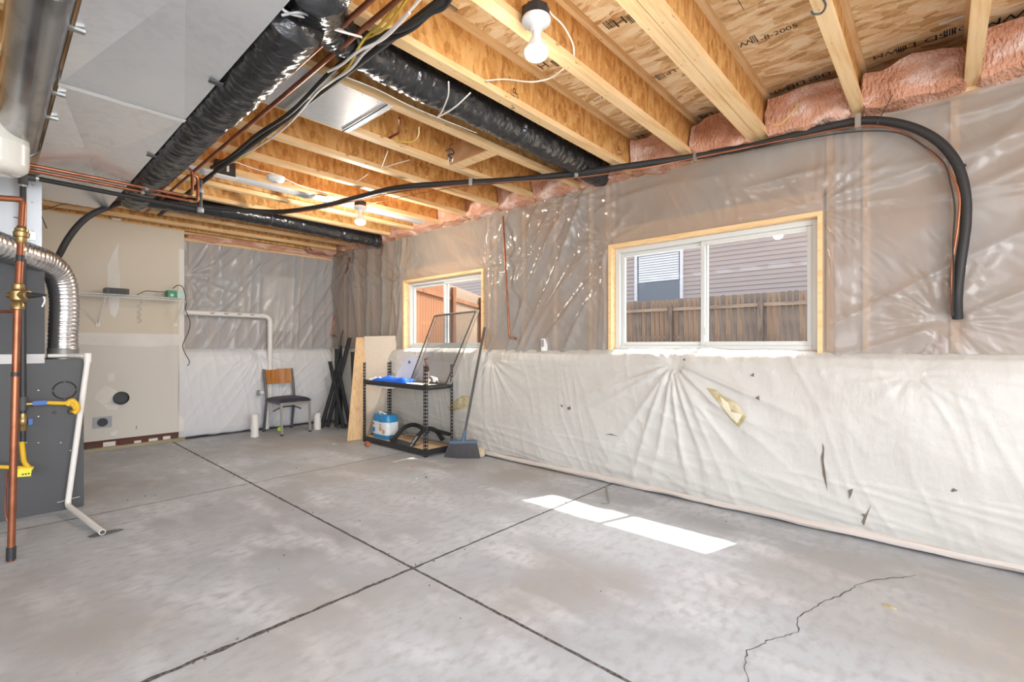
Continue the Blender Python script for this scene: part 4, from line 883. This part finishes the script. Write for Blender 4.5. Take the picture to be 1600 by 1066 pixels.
# ================================================================== WIRE SHELF & PLUGS
sz = Yp(200, 462, 6.8).z; sxl, sxr = .0, Yp(292, 466, 6.74).x
ws = thing('wire_shelf', 'white wire shelf bracketed to the drywall', 'shelf', ((sxl+sxr)/2, dy, sz))
for y in (6.74, 6.9, 7.03): MB().cyl((sxl, y, sz), (sxr, y, sz), .004, 8).build('rail', 'white', ws)
MB().cyl((sxl, 6.735, sz-.03), (sxr, 6.735, sz-.03), .004, 8).build('rail', 'white', ws)
wm = MB(); wm.tube(bent([(0, 7.04, sz+.004), (0, 6.735, sz+.004), (0, 6.735, sz-.032)], .006, 2), .0018, 5); wme = wm.mesh('wire', 'white', False, (0, 0, 0))
x = sxl
while x < sxr: inst('wire', wme, ws, (x, 0, 0)); x += .025
for px in (165, 286):
    a = Yp(px, 466, 6.75); b = Yp(px-12 if px < 200 else px-12, 507, 7.04)
    br = MB().cyl((a.x, 6.75, sz-.03), (b.x, 7.04, b.z), .0065, 10).build('bracket', 'white', ws, smooth=True)
    MB().box((b.x, 7.043, b.z), (.035, .01, .04)).build('bracket_foot', 'white', br)
a = Yp(163, 450, 6.86); b = Yp(200, 460, 6.86)
bx = thing('black_box', 'small black flat box lying on the wire shelf', 'box', ((a.x+b.x)/2, 6.88, sz+.006))
MB().bb((a.x, 6.78, sz+.007), (b.x, 6.96, sz+.075)).build('case', 'dkgrey', bx, bevel=.005)
MB().bb((a.x+.04, 6.776, sz+.015), (b.x-.02, 6.781, sz+.06)).build('face', 'coil', bx)
a = Yp(261, 450, 6.8); b = Yp(288, 465, 6.8)
gb = thing('green_box', 'small green and white box at the right end of the wire shelf', 'box', ((a.x+b.x)/2, 6.84, sz+.006))
MB().bb((a.x, 6.77, sz+.007), ((a.x+b.x)/2+.01, 6.92, sz+.092)).build('case', 'green', gb, bevel=.004)
MB().bb(((a.x+b.x)/2+.01, 6.77, sz+.007), (b.x, 6.92, sz+.092)).build('case', 'palegreen', gb, bevel=.004)
MB().lathe([(.018, 0), (.018, .004), (0, .004)], ((a.x*.7+b.x*.3)-.01, 6.77, sz+.035), (0, -1, 0), 18).build('dial', 'palegreen', gb)
cable('cord', 'short black cord between the two boxes on the wire shelf', [Yp(214, 461, 6.86), Yp(228, 455, 6.84), Yp(245, 456, 6.82), Yp(260, 456, 6.80)], .004, 'dkgrey', 'cord')
cable('cord', 'black power cord with a plug dangling off the shelf end', [Yp(270, 451, 6.78), Yp(278, 446, 6.74), Yp(286, 450, 6.72), Yp(291, 470, 6.71), Yp(290, 484, 6.72), Yp(297, 503, 6.73), Yp(294, 520, 6.74), Yp(286, 538, 6.75), Yp(288, 550, 6.75), Yp(296, 565, 6.75), Yp(293, 572, 6.75)], .005, 'dkgrey', 'cord')
cable('cord', 'thin grey cord hanging down the drywall under the wire shelf', [Yp(219, 468, 6.98)]+[Yp(218+3*(-1)**k, 474+k*4.5, 7.03) for k in range(8)], .002, 'grey', 'cord')
o = thing('wall_port', 'round black vent hole through the drywall', 'vent', Yp(189, 622, dy))
p = Yp(189, 622, dy); MB().lathe([(.074, 0), (.074, .03), (.066, .032), (.062, .01), (0, .01)], (p.x, dy, p.z), (0, -1, 0), 32).build('collar', 'blackmetal', o, smooth=True)
o = thing('dryer_outlet', 'square grey outlet plate with a round black socket low on the drywall', 'outlet', Yp(160, 660, dy))
p = Yp(160, 660, dy); MB().box((p.x, dy-.006, p.z), (.165, .01, .125)).build('plate', 'grey', o, bevel=.003)
sk_ = MB().lathe([(.048, 0), (.046, .010), (0, .010)], (p.x, dy-.011, p.z), (0, -1, 0), 24).build('socket', 'blackmetal', o, smooth=True)
for dx in (-.016, .016): MB().box((p.x+dx, dy-.022, p.z), (.004, .003, .022)).build('slot', 'joint', sk_)
# ================================================================== FAR WALL PIPES
y = 7.03
vp = thing('vent_pipe', 'white plastic pipe running along the far wall and turning down behind the chair', 'pipe', Yp(350, 490, y))
a = Yp(288, 488, y); b = Yp(422, 496, y); c = Yp(423, 600, y); r = .033
MB().tube(bent([(a.x, y, a.z), (b.x, y, a.z-.005), (b.x, y, c.z)], .09, 8), r, 20).build('pipe', 'pvc', vp, smooth=True)
for q in ((b.x-.11, y, a.z-.004), (b.x, y, a.z-.13)): 
    d = Vector((.02, 0, 0)) if q[2] > a.z-.02 else Vector((0, 0, .02)); MB().cyl(Vector(q)-d, Vector(q)+d, r*1.18, 20).build('coupling', 'pvc', vp, smooth=True)
for k in range(4): MB().bb((b.x-.75+k*.16, y-.0345, a.z-.002), (b.x-.70+k*.16, y-.0325, a.z+.006)).build('print', 'ink', vp)
y2 = 6.98
MB().tube([(b.x, y, c.z), (b.x, y, .30)], .030, 18).build('pipe', 'pvc', vp, smooth=True)
a = Yp(404, 614, 6.95); b2 = Yp(417, 614, 6.95)
st = thing('trap_pipe', 'white plastic elbow stub poking out left of the chair', 'pipe', (b2.x, 6.95, a.z))
MB().tube(bent([(a.x, 6.95, a.z), (b2.x, 6.95, a.z), (b2.x, 6.95, .03)], .05, 6), .032, 18).build('pipe', 'pvc', st, smooth=True)
MB().cyl((a.x-.012, 6.95, a.z), (a.x+.012, 6.95, a.z), .038).build('cap', 'grey', st, smooth=True)
for (px, py, top, lab) in ((398, 683, 648, 'white floor drain stub spattered at its foot, left of the chair'), (496, 671, 646, 'white floor drain stub right of the chair near the black rails')):
    p = Zp(px, py, 0); d = 888/(py-539); h_ = (py-top)/740*d
    o = thing('drain_stub', lab, 'pipe', p, 'floor drain stubs'); rr_ = 5.4/740*d
    MB().lathe([(rr_, 0), (rr_, h_), (rr_*.86, h_), (rr_*.86, h_-.03), (0, h_-.03)], p, (0, 0, 1), 22).build('pipe', 'pvc', o, smooth=True)
    mb = MB()
    for k in range(16):
        a = random.random()*6.28; q = p+Vector((math.cos(a)*rr_*1.02, math.sin(a)*rr_*1.02, random.random()**2*.25)); mb.box(q, (.012, .012, .012), Matrix.Rotation(a, 3, 'Z'))
    mb.build('spatter', 'mud' if px < 450 else 'concrete_bare', o)
# copper riser on right wall and angled one at far corner
o = thing('copper_riser', 'vertical copper pipe on the plastic between the two windows', 'pipe', Xp(795, 528, WX-.07))
MB().tube(bent([Xp(786, 338, WX-.10), Xp(789, 400, WX-.10), Xp(796, 527, WX-.10), Xp(804, 529, WX-.06)], .03), .0105, 12).build('pipe', 'copper', o, smooth=True)
MB().box(Xp(805, 529, WX-.04), (.02, .03, .02)).build('stop_fitting', 'brass', o, bevel=.003)
o = thing('copper_riser', 'slanting copper pipe at the far corner above the black rails', 'pipe', Dp(519, 525, 7.4))
MB().tube(bent([Xp(547, 403, 3.60), Yp(531, 460, 7.03), Yp(518, 524, 7.03), Yp(535, 528, 7.0)], .03), .010, 12).build('pipe', 'copper', o, smooth=True)
p = Xp(850, 536, WX-.05)
o = thing('box_stub', 'small grey upright stub standing on the ledge between the windows', 'block', (p.x, p.y, 1.14)); MB().box((WX-.045, p.y, 1.2), (.05, .045, .12)).build('stub', 'mastic', o, bevel=.004)
MB().box((WX-.071, p.y, 1.215), (.003, .028, .07)).build('face_plate', 'grey', o)
# ================================================================== CHAIR
ang = math.radians(4); cc = Vector((2.775, 6.69, 0)); Rz = Matrix.Rotation(ang, 3, 'Z')
def L(x, y, z): return cc+Rz @ Vector((x, y, z))
ch = thing('dining_chair', 'metal dining chair with a wooden back and black seat by the far wall', 'chair', cc)
w = .195
for s in (-1, 1):
    MB().bar(L(s*w, -.245, 0), L(s*w, -.225, .43), .028, .022).build('leg', 'chairlight', ch, bevel=.003)
    MB().tube([L(s*w, .27, 0), L(s*(w+.0), .23, .22), L(s*w, .19, .45), L(s*w, .22, .65), L(s*w, .275, .86)], .017, 10).build('leg', 'chairmetal', ch, smooth=True)
    MB().bar(L(s*w, -.22, .415), L(s*w, .21, .43), .022, .03).build('side_rail', 'chairmetal', ch)
    for q in (L(s*w, -.245, 0), L(s*w, .27, 0)): MB().cyl(q, q+Vector((0, 0, .02)), .019).build('foot', 'blackmetal', ch)
MB().bar(L(-w, -.225, .41), L(w, -.225, .41), .022, .035).build('front_rail', 'chairlight', ch)
MB().tube(smooth_path([L(-w, .0, .30), L(-.08, .0, .345), L(.08, .0, .345), L(w, .0, .30)], 5), .009, 8).build('stretcher', 'chairmetal', ch, smooth=True)
MB().bar(L(-w, .21, .43), L(w, .21, .43), .022, .03).build('back_rail', 'chairmetal', ch)
mb = MB(); n = 20          # seat cushion
def seatfn(u, v, top):
    x = (u-.5)*.45; y = (v-.5)*.46-.02; sx, sy = abs(u-.5)*2, abs(v-.5)*2
    k = (1-sx**4)*(1-sy**4); x *= (1-.03*sy**4); return L(x, y, .435+(.058*max(0, k)**.45 if top else -.0))
for top in (1, 0):
    b0_ = len(mb.v); mb.v += [seatfn(i/n, j/n, top) for j in range(n+1) for i in range(n+1)]
    for j in range(n):
        for i in range(n): a = b0_+j*(n+1)+i; mb.f.append([a, a+1, a+n+2, a+n+1])
mb.build('seat', 'seat', ch, smooth=True)
mb = MB(); n = 16          # curved wooden back
def bk_(u, v, t): x = (u-.5)*2*w; y = .215+.03*(1-(2*u-1)**2)+(v)*.045; z = .655+v*.195; return L(x, y+t, z+(.010 if u > .45 and v > .9 else 0))
for t in (0, .014):
    mb.v += [bk_(i/n, j/6, t) for j in range(7) for i in range(n+1)]
for t in (0, 1):
    for j in range(6):
        for i in range(n): a = t*7*(n+1)+j*(n+1)+i; mb.f.append([a, a+1, a+n+2, a+n+1])
N_ = 7*(n+1)
for i in range(n): mb.f.append([i, i+1, N_+i+1, N_+i]); a = 6*(n+1)+i; mb.f.append([a, a+1, N_+a+1, N_+a])
mb.build('backrest', 'chairwood', ch, smooth=True)
p = Zp(437, 671, .033); o = MB().lathe([(.033*math.sin(math.pi*k/12), -.033*math.cos(math.pi*k/12)) for k in range(13)], p, (0, 0, 1), 20).build('tennis_ball', 'ball', None, smooth=True, at=(p.x, p.y, 0))
tag(o, 'yellow-green tennis ball on the floor behind the chair leg', 'ball')
# ================================================================== BLACK RAILS IN THE CORNER
rails = [((502, 670), (534, 560), 6.95, .045), ((512, 668), (552, 528), 6.9, .05), ((527, 668), (527, 545), 7.0, .05), ((538, 670), (516, 565), 6.9, .042), ((533, 664), (533, 540), 7.05, .04), ((548, 668), (530, 580), 6.85, .045), ((556, 672), (552, 550), 6.8, .05), ((506, 668), (548, 517), 7.1, .022)]
labs = ['black steel rail leaning leftmost, its foot nearest the drain stub', 'black steel rail crossing the bundle from lower left to upper right', 'black upright steel rail in the middle of the bundle', 'black steel rail leaning left across the others', 'narrow black upright rail at the back of the bundle', 'short black steel rail at the foot of the bundle', 'black steel rail nearest the tan boards', 'thin black rod rising above the other rails']
for ((ax, ay), (bx_, by), d, w_), lab in zip(rails, labs):
    a = Zp(ax, ay, 0); b = Dp(bx_, by, d); b.x = min(b.x, 3.52); b.y = min(b.y, 7.0)
    o = tag(MB(), None) if False else None
    t = (b-a).normalized(); sd_ = Vector((Rv[0], Rv[1], 0)); nrm = t.cross(sd_).normalized(); root = thing('steel_rail', lab, 'rail', a, 'black steel rails in the corner')
    a = a+Vector((0, 0, .006))
    if w_ > .03:
        MB().bar(a, b, w_, .004, up=nrm).build('web', 'blackmetal', root); MB().bar(a+sd_*w_*.5-nrm*.015, b+sd_*w_*.5-nrm*.015, .004, .03, up=nrm).build('lip', 'blackmetal', root)
        MB().bar(a-sd_*w_*.5-nrm*.015, b-sd_*w_*.5-nrm*.015, .004, .03, up=nrm).build('lip', 'blackmetal', root)
    else: MB().cyl(a, b, .011).build('rod', 'blackmetal', root, smooth=True)
o = tag(MB().bar(Zp(527, 667, .02), Zp(558, 666, .02), .04, .035).build('steel_rail', 'blackmetal'), 'short black steel piece lying on the floor under the bundle', 'rail', 'black steel rails in the corner')
# ================================================================== LEANING BOARDS
a = Zp(542, 690, 0); b = Zp(566, 687, 0); tp_ = .16
def leanboard(name, label, a, b, top_a, top_b, th, m):
    n_ = (Vector(b)-Vector(a)).cross(Vector(top_a)-Vector(a)).normalized()*th
    return tag(MB().prism([a, b, top_b, top_a], n_).build(name, m, None, at=(a[0], a[1], 0)), label, 'board')
leanboard('plywood_sheet', 'narrow tan plywood board leaning left of the pale sheet', a, b, Dp(556, 528, 6.45), Dp(570, 528, 6.5), .016, 'board_ply')
a = Zp(571, 682, 0); b = Zp(624, 672, 0)
leanboard('pale_sheet', 'wide pale board standing behind the black shelving unit', a, b, Dp(568.7, 526, 6.45), Dp(623.6, 525, 6.35), .016, 'board_pale')
# ================================================================== SHELVING UNIT
sx0, sx1, sy0, sy1 = 3.115, 3.50, 4.055, 5.30
su = thing('shelving_unit', 'low black riveted steel shelving unit with two chipboard shelves under the small window', 'shelving', ((sx0+sx1)/2, (sy0+sy1)/2, 0))
PH = .985
def post(x, y, dx, dy_):
    mb = MB(); w_ = .036; t = .0022
    # two flanges of an angle post, each pierced with keyholes: built as a ladder of straps
    for fl_ in (0, 1):
        for e in (0, w_-.008):
            if fl_ == 0: mb.bb((x+dx*e, y, 0), (x+dx*(e+.008), y+dy_*t, PH))
            else: mb.bb((x, y+dy_*e, 0), (x+dx*t, y+dy_*(e+.008), PH))
        z = .0
        while z < PH:
            z1 = min(z+.020, PH)
            if fl_ == 0: mb.bb((x+dx*.008, y, z), (x+dx*(w_-.008), y+dy_*t, z1))
            else: mb.bb((x, y+dy_*.008, z), (x+dx*t, y+dy_*(w_-.008), z1))
            z += .038
    return mb.build('post', 'blackmetal', su)
for x, dx in ((sx0, 1), (sx1, -1)):
    for y, dyy in ((sy0, 1), (sy1, -1)): post(x, y, dx, dyy)
for z, m in ((.075, 'particle'), (.765, 'shelftop')):
    b = MB(); e = .003
    MB().bb((sx0+e, sy0+.001, z-.052), (sx0+e+.004, sy1-.001, z+.004)).build('beam', 'blackmetal', su)
    MB().bb((sx1-e-.004, sy0+.001, z-.052), (sx1-e, sy1-.001, z+.004)).build('beam', 'blackmetal', su)
    MB().bb((sx0+e, sy0+e, z-.052), (sx1-e, sy0+e+.004, z+.004)).build('beam', 'blackmetal', su)
    MB().bb((sx0+e, sy1-e-.004, z-.052), (sx1-e, sy1-e, z+.004)).build('beam', 'blackmetal', su)
    MB().cyl((sx0+.001, sy0, z-.024), (sx0+.001, sy1, z-.024), .0045, 8).build('beam_fold', 'blackmetal', su)
    MB().cyl((sx0, sy0+.001, z-.024), (sx1, sy0+.001, z-.024), .0045, 8).build('beam_fold', 'blackmetal', su)
    MB().bb((sx0+.008, sy0+.008, z-.012), (sx1-.008, sy1-.008, z)).build('shelf_board', m, su)
ST = .766
# blue cloth + white cloth
def crumple(name, label, cat, cx, cy, z, rx, ry, h, m, seed, cx2=0):
    mb = MB(); n = 26
    for top in (1, 0):
        for j in range(n+1):
            for i in range(n+1):
                u, v = i/n*2-1, j/n*2-1; k = max(0, 1-max(abs(u), abs(v))**3)
                wob = 1+.22*noise.noise((u*1.5+seed, v*1.5, 0))
                zz = z+(h*k**.5*(.45+.9*abs(noise.noise((u*1.6+seed, v*1.6, 3))))+.006*noise.noise((u*6, v*6, seed))*k+.002*k if top else 0)
                mb.v.append(Vector((cx+u*rx*wob, cy+v*ry*wob, zz)))
    for t in (0, 1):
        for j in range(n):
            for i in range(n): a = t*(n+1)**2+j*(n+1)+i; mb.f.append([a, a+1, a+n+2, a+n+1])
    o = mb.build(name, m, None, at=(cx, cy, z)); o.data.shade_smooth(); return tag(o, label, cat)
p = Zp(612, 596, ST+.02); crumple('blue_cloth', 'crumpled bright blue cloth on the top shelf', 'cloth', 3.23, 4.80, ST, .10, .30, .085, 'cloth', 2)
crumple('white_cloth', 'folded white cloth poking out beside the blue cloth', 'cloth', 3.21, 5.14, ST, .07, .10, .04, 'clothwhite', 6)
p = Zp(600, 608, .70); o = thing('paper_pad', 'white flat pad taped under the top shelf', 'pad', (sx0+.02, 4.95, .70)); MB().box((sx0+.08, 4.95, .700), (.12, .27, .022), Matrix.Rotation(.05, 3, 'X')).build('pad', 'white', o, bevel=.006)
MB().box((sx0+.08, 5.0, .688), (.10, .10, .003)).build('cover', 'clothwhite', o)
# brush behind post, tape dispenser
o = thing('paint_brush', 'brown-handled brush standing by the front post of the shelving', 'brush', (3.17, 4.10, ST))
b_ = Vector((3.20, 4.14, ST)); MB().box(b_+Vector((0, 0, .075)), (.035, .045, .15)).build('bristles', mat('pale_bristle', (.62, .52, .44), .8), o, bevel=.006)
MB().box(b_+Vector((0, 0, .17)), (.04, .05, .05)).build('ferrule', mat('brush_wood', (.20, .09, .05), .5), o, bevel=.006)
MB().tube(smooth_path([b_+Vector((0, 0, .19)), b_+Vector((0, .01, .24)), b_+Vector((0, .03, .27)), b_+Vector((0, .0, .285))], 5), .014, 10).build('handle', mat('brush_wood2', (.22, .10, .06), .45), o, smooth=True)
p = Zp(683, 598, ST); o = thing('tape_dispenser', 'white and black tape dispenser on the top shelf near the right end', 'dispenser', (3.34, 4.20, ST))
q = Vector((3.34, 4.20, ST)); MB().box(q+Vector((0, 0, .045)), (.05, .13, .06), Matrix.Rotation(.15, 3, 'X')).build('body', 'white', o, bevel=.012)
MB().cyl(q+Vector((-.035, .02, .04)), q+Vector((.035, .02, .04)), .038, 20).build('tape_roll', 'dkgrey', o, smooth=True)
MB().cyl(q+Vector((-.037, .02, .04)), q+Vector((.037, .02, .04)), .017, 16).build('hub', 'white', o, smooth=True)
MB().bar(q+Vector((0, -.05, .03)), q+Vector((0, -.10, .005)), .03, .02).build('handle', 'dkgrey', o, bevel=.004)
# window screens leaning from shelf to window
def screen(label, c, m, w_=.017):
    o = thing('window_screen', label, 'screen', (c[0]+c[1])/2, 'window screens'); n_ = (c[1]-c[0]).cross(c[3]-c[0]).normalized()
    for i in range(4): MB().bar(c[i], c[(i+1) % 4], .009, w_, up=(c[(i+1) % 4]-c[i]).cross(n_)).build('frame_rail', m if i != 1 else m, o, bevel=.002)
    MB().prism([c[0], c[1], c[2], c[3]], n_*.0006).build('mesh', 'screen', o); return o
cs = [Zp(641, 596, ST+.01), Zp(697, 600, ST+.01), Xp(743, 487, 3.655), Xp(679, 494, 3.655)]
for p in cs[:2]: p.x = min(p.x, 3.49)
screen('nearer window screen with a bronze frame leaning against the small window', cs, mat('bronze_frame', (.10, .09, .075), .4, .3))
cs2 = [p+Vector((.03, -.045, .012)) for p in cs]
for p in cs2[:2]: p.z = ST+.01
cs2[2].x = cs2[3].x = 3.665
screen('second pale-framed window screen just behind the bronze one', cs2, mat('pale_frame', (.38, .36, .33), .4, .3), .014)
o = thing('acrylic_sheet', 'clear bluish plastic sheet leaning on the shelf behind the blue cloth', 'sheet', (3.47, 5.0, ST))
q = [Vector((3.47, 4.80, ST+.004)), Vector((3.47, 5.16, ST+.004)), Vector((3.545, 5.0, ST+.30)), Vector((3.545, 4.70, ST+.30))]
MB().prism(q, (.003, 0, 0)).build('sheet', mat('acrylic', (.62, .64, .70), .15, alpha=.65), o)
MB().box((3.515, 4.9, ST+.22), (.002, .03, .03)).build('emblem', 'dkgrey', o)
# diaper pack on bottom shelf
sb = .076; bp0 = Vector((3.24, 5.0, sb))
pk = thing('diaper_pack', 'blue and white plastic-wrapped pack on the bottom shelf', 'package', bp0)
def packfn(u, v, lo_z, hi_z, off=0):
    a = u*2*math.pi; ca, sa = math.cos(a), math.sin(a); k = 5; rx, ry = .09+off, .165+off
    q = (abs(ca)**k+abs(sa)**k)**(-1/k); z = lo_z+(hi_z-lo_z)*v; zz = (z-sb)/.28; s = 1+.03*math.sin(zz*3.1)-.22*max(0, zz-.85)*4*.5
    wv = .004*noise.noise((ca*3, sa*3, z*30))
    return Vector((bp0.x+(ca*q*rx+wv)*s, bp0.y+(sa*q*ry+wv)*s, z+.012*noise.noise((ca*2, sa*2, 1))*(zz > .5)))
def packband(name, m, z0, z1, off=0, parent=pk):
    mb = MB(); nu_, nv_ = 64, 10; mb.v = [packfn(i/nu_, j/nv_, z0, z1, off) for j in range(nv_+1) for i in range(nu_)]
    for j in range(nv_):
        for i in range(nu_): a = j*nu_+i; b = j*nu_+(i+1) % nu_; mb.f.append([a, b, b+nu_, a+nu_])
    mb.f.append(list(range(nu_))); mb.f.append([nv_*nu_+i for i in range(nu_)]); return mb.build(name, m, parent, smooth=True)
packband('wrapper', 'bagblue', sb, sb+.285); packband('wrapper', 'bagwhite', sb+.05, sb+.20, .002)
MB().tube(smooth_path([bp0+Vector((-.02, .05, .27)), bp0+Vector((-.03, .09, .31)), bp0+Vector((-.02, .03, .30)), bp0+Vector((-.0, -.02, .28))], 5), .009, 8).build('handle', 'bagwhite', pk, smooth=True)
for (dyq, z, r_, m) in ((-.035, .12, .03, 'bagtan'), (-.035, .165, .018, 'bagtan'), (.11, .17, .016, 'bagred'), (.105, .10, .03, 'bagblue'), (-.1, .09, .03, 'bagtan')):
    MB().lathe([(r_, 0), (r_*.9, .002), (0, .002)], (bp0.x-.0945, bp0.y+dyq, sb+z), (-1, 0, 0), 14).build('print', m, pk)
# pull-up bar
pb = thing('pull_up_bar', 'black foam-gripped doorway pull-up bar folded on the bottom shelf', 'exercise bar', (3.27, 4.5, sb))
def B_(px, py, z): return Zp(px, py, z)
MB().tube(smooth_path([B_(612, 690, .10), B_(622, 678, .17), B_(632, 668, .23), B_(645, 664, .235), B_(656, 667, .22), B_(668, 676, .17)], 6), .025, 12).build('grip', 'foam', pb, smooth=True)
MB().tube(smooth_path([B_(645, 694, .10), B_(655, 679, .18), B_(668, 670, .22), B_(682, 674, .19), B_(691, 687, .11)], 6), .025, 12).build('grip', 'foam', pb, smooth=True)
MB().bar(B_(610, 686, .098), B_(644, 696, .098), .03, .045).build('cross_plate', 'dkgrey', pb, bevel=.005)
MB().cyl(B_(684, 674, .20), B_(702, 679, .19), .021, 14).build('grip', 'foam', pb, smooth=True)
MB().cyl(B_(655, 668, .22), B_(690, 675, .19), .014, 12).build('tube', 'blackmetal', pb, smooth=True)
for a, b in (((612, 690), (624, 676)), ((642, 697), (652, 682))): MB().bar(B_(*a, .095), B_(*b, .17), .022, .012).build('bracket', 'grey', pb, bevel=.003)
MB().tube(smooth_path([B_(625, 682, .10), B_(640, 679, .11), B_(655, 685, .09), B_(668, 688, .09)], 5), .005, 7).build('strap', mat('tan_strap', (.42, .28, .18), .7), pb)
cable('cord', 'dark cord coiled at the left end of the bottom shelf', [Vector((3.2, 5.24, .084)), Vector((3.26, 5.20, .09)), Vector((3.3, 5.25, .085)), Vector((3.22, 5.27, .09)), Vector((3.18, 5.22, .085))], .006, 'dkgrey', 'cord')
o = thing('tape_measure', 'small orange plastic piece on the floor under the left shelving post', 'plastic piece', Zp(574, 694, 0))
p = Zp(574, 694, .03); MB().box(p, (.05, .07, .05)).build('body', 'orange', o, bevel=.012); MB().cyl(p+Vector((-.027, 0, 0)), p+Vector((.027, 0, 0)), .014).build('hub', 'dkgrey', o)
# ================================================================== BROOM
ba = Zp(722, 713, 0); top = Xp(757, 513, 3.60); neck = Zp(724, 683, 0)
br = thing('broom', 'grey-bristled broom with a dark handle leaning against the blanket right of the shelving', 'broom', ba)
hd = Vector((3.46, 3.93, .17)); bl0 = Zp(694, 714, .0); br0 = Zp(750, 716, .0)
tl = Dp(703, 691, 4.98); tr = Dp(744, 690, 5.02); neck = (tl+tr)/2
mb = MB(); 
for k in range(150):
    u = k/149; 
    for rr2 in (0, 1, 2):
        a = tl.lerp(tr, u)+Vector((Fv[0], Fv[1], 0))*(rr2-.8)*.016; b = bl0.lerp(br0, u+random.uniform(-.01, .01))+Vector((Fv[0], Fv[1], 0))*(rr2-.8)*.028; b.z = random.uniform(.001, .006)
        mb.tube([a, b], .0022, 3, caps=False)
tag(mb.build('bristles', 'bristle', br), kind='stuff')
MB().bar(tl+(tl-tr)*.02, tr+(tr-tl)*.02, .05, .03).build('head', 'broomblue', br, bevel=.006)
MB().cyl(neck, neck.lerp(top, .10), .024, 14, r2=.015).build('socket', 'broomblue', br, smooth=True)
MB().cyl(neck.lerp(top, .08), top, .0135, 14).build('handle', 'dkgrey', br, smooth=True)
MB().cyl(top, neck.lerp(top, 1.01), .014).build('end_cap', 'broomblue', br, smooth=True)
# ================================================================== HEX KEY & CRUMBS
a, b, c = Zp(947, 760, .006), Zp(952, 786, .006), Zp(939, 786, .006)
o = tag(MB().tube(bent([a, b, c], .012), .006, 6).build('hex_key', 'hex', None, at=(b.x, b.y, 0)), 'bent grey metal L-shaped rod lying on the floor near the blanket', 'tool')
for (px, py, m, lab) in ((643, 729, 'orange', 'tiny red plastic bit on the floor before the shelving'), (651, 748, 'mud', 'small pale chip on the concrete in front of the shelving'), (666, 746, 'tear', 'small dark chip on the concrete in front of the broom'), (1390, 948, 'torn', 'splinter of wood lying near the crack')):
    p = Zp(px, py, .004); o = tag(MB().box(p, (.05 if m == 'torn' else .02, .012, .008), Matrix.Rotation(px, 3, 'Z')).build('debris_chip', m, None, at=(p.x, p.y, 0), bevel=.001), lab, 'debris')
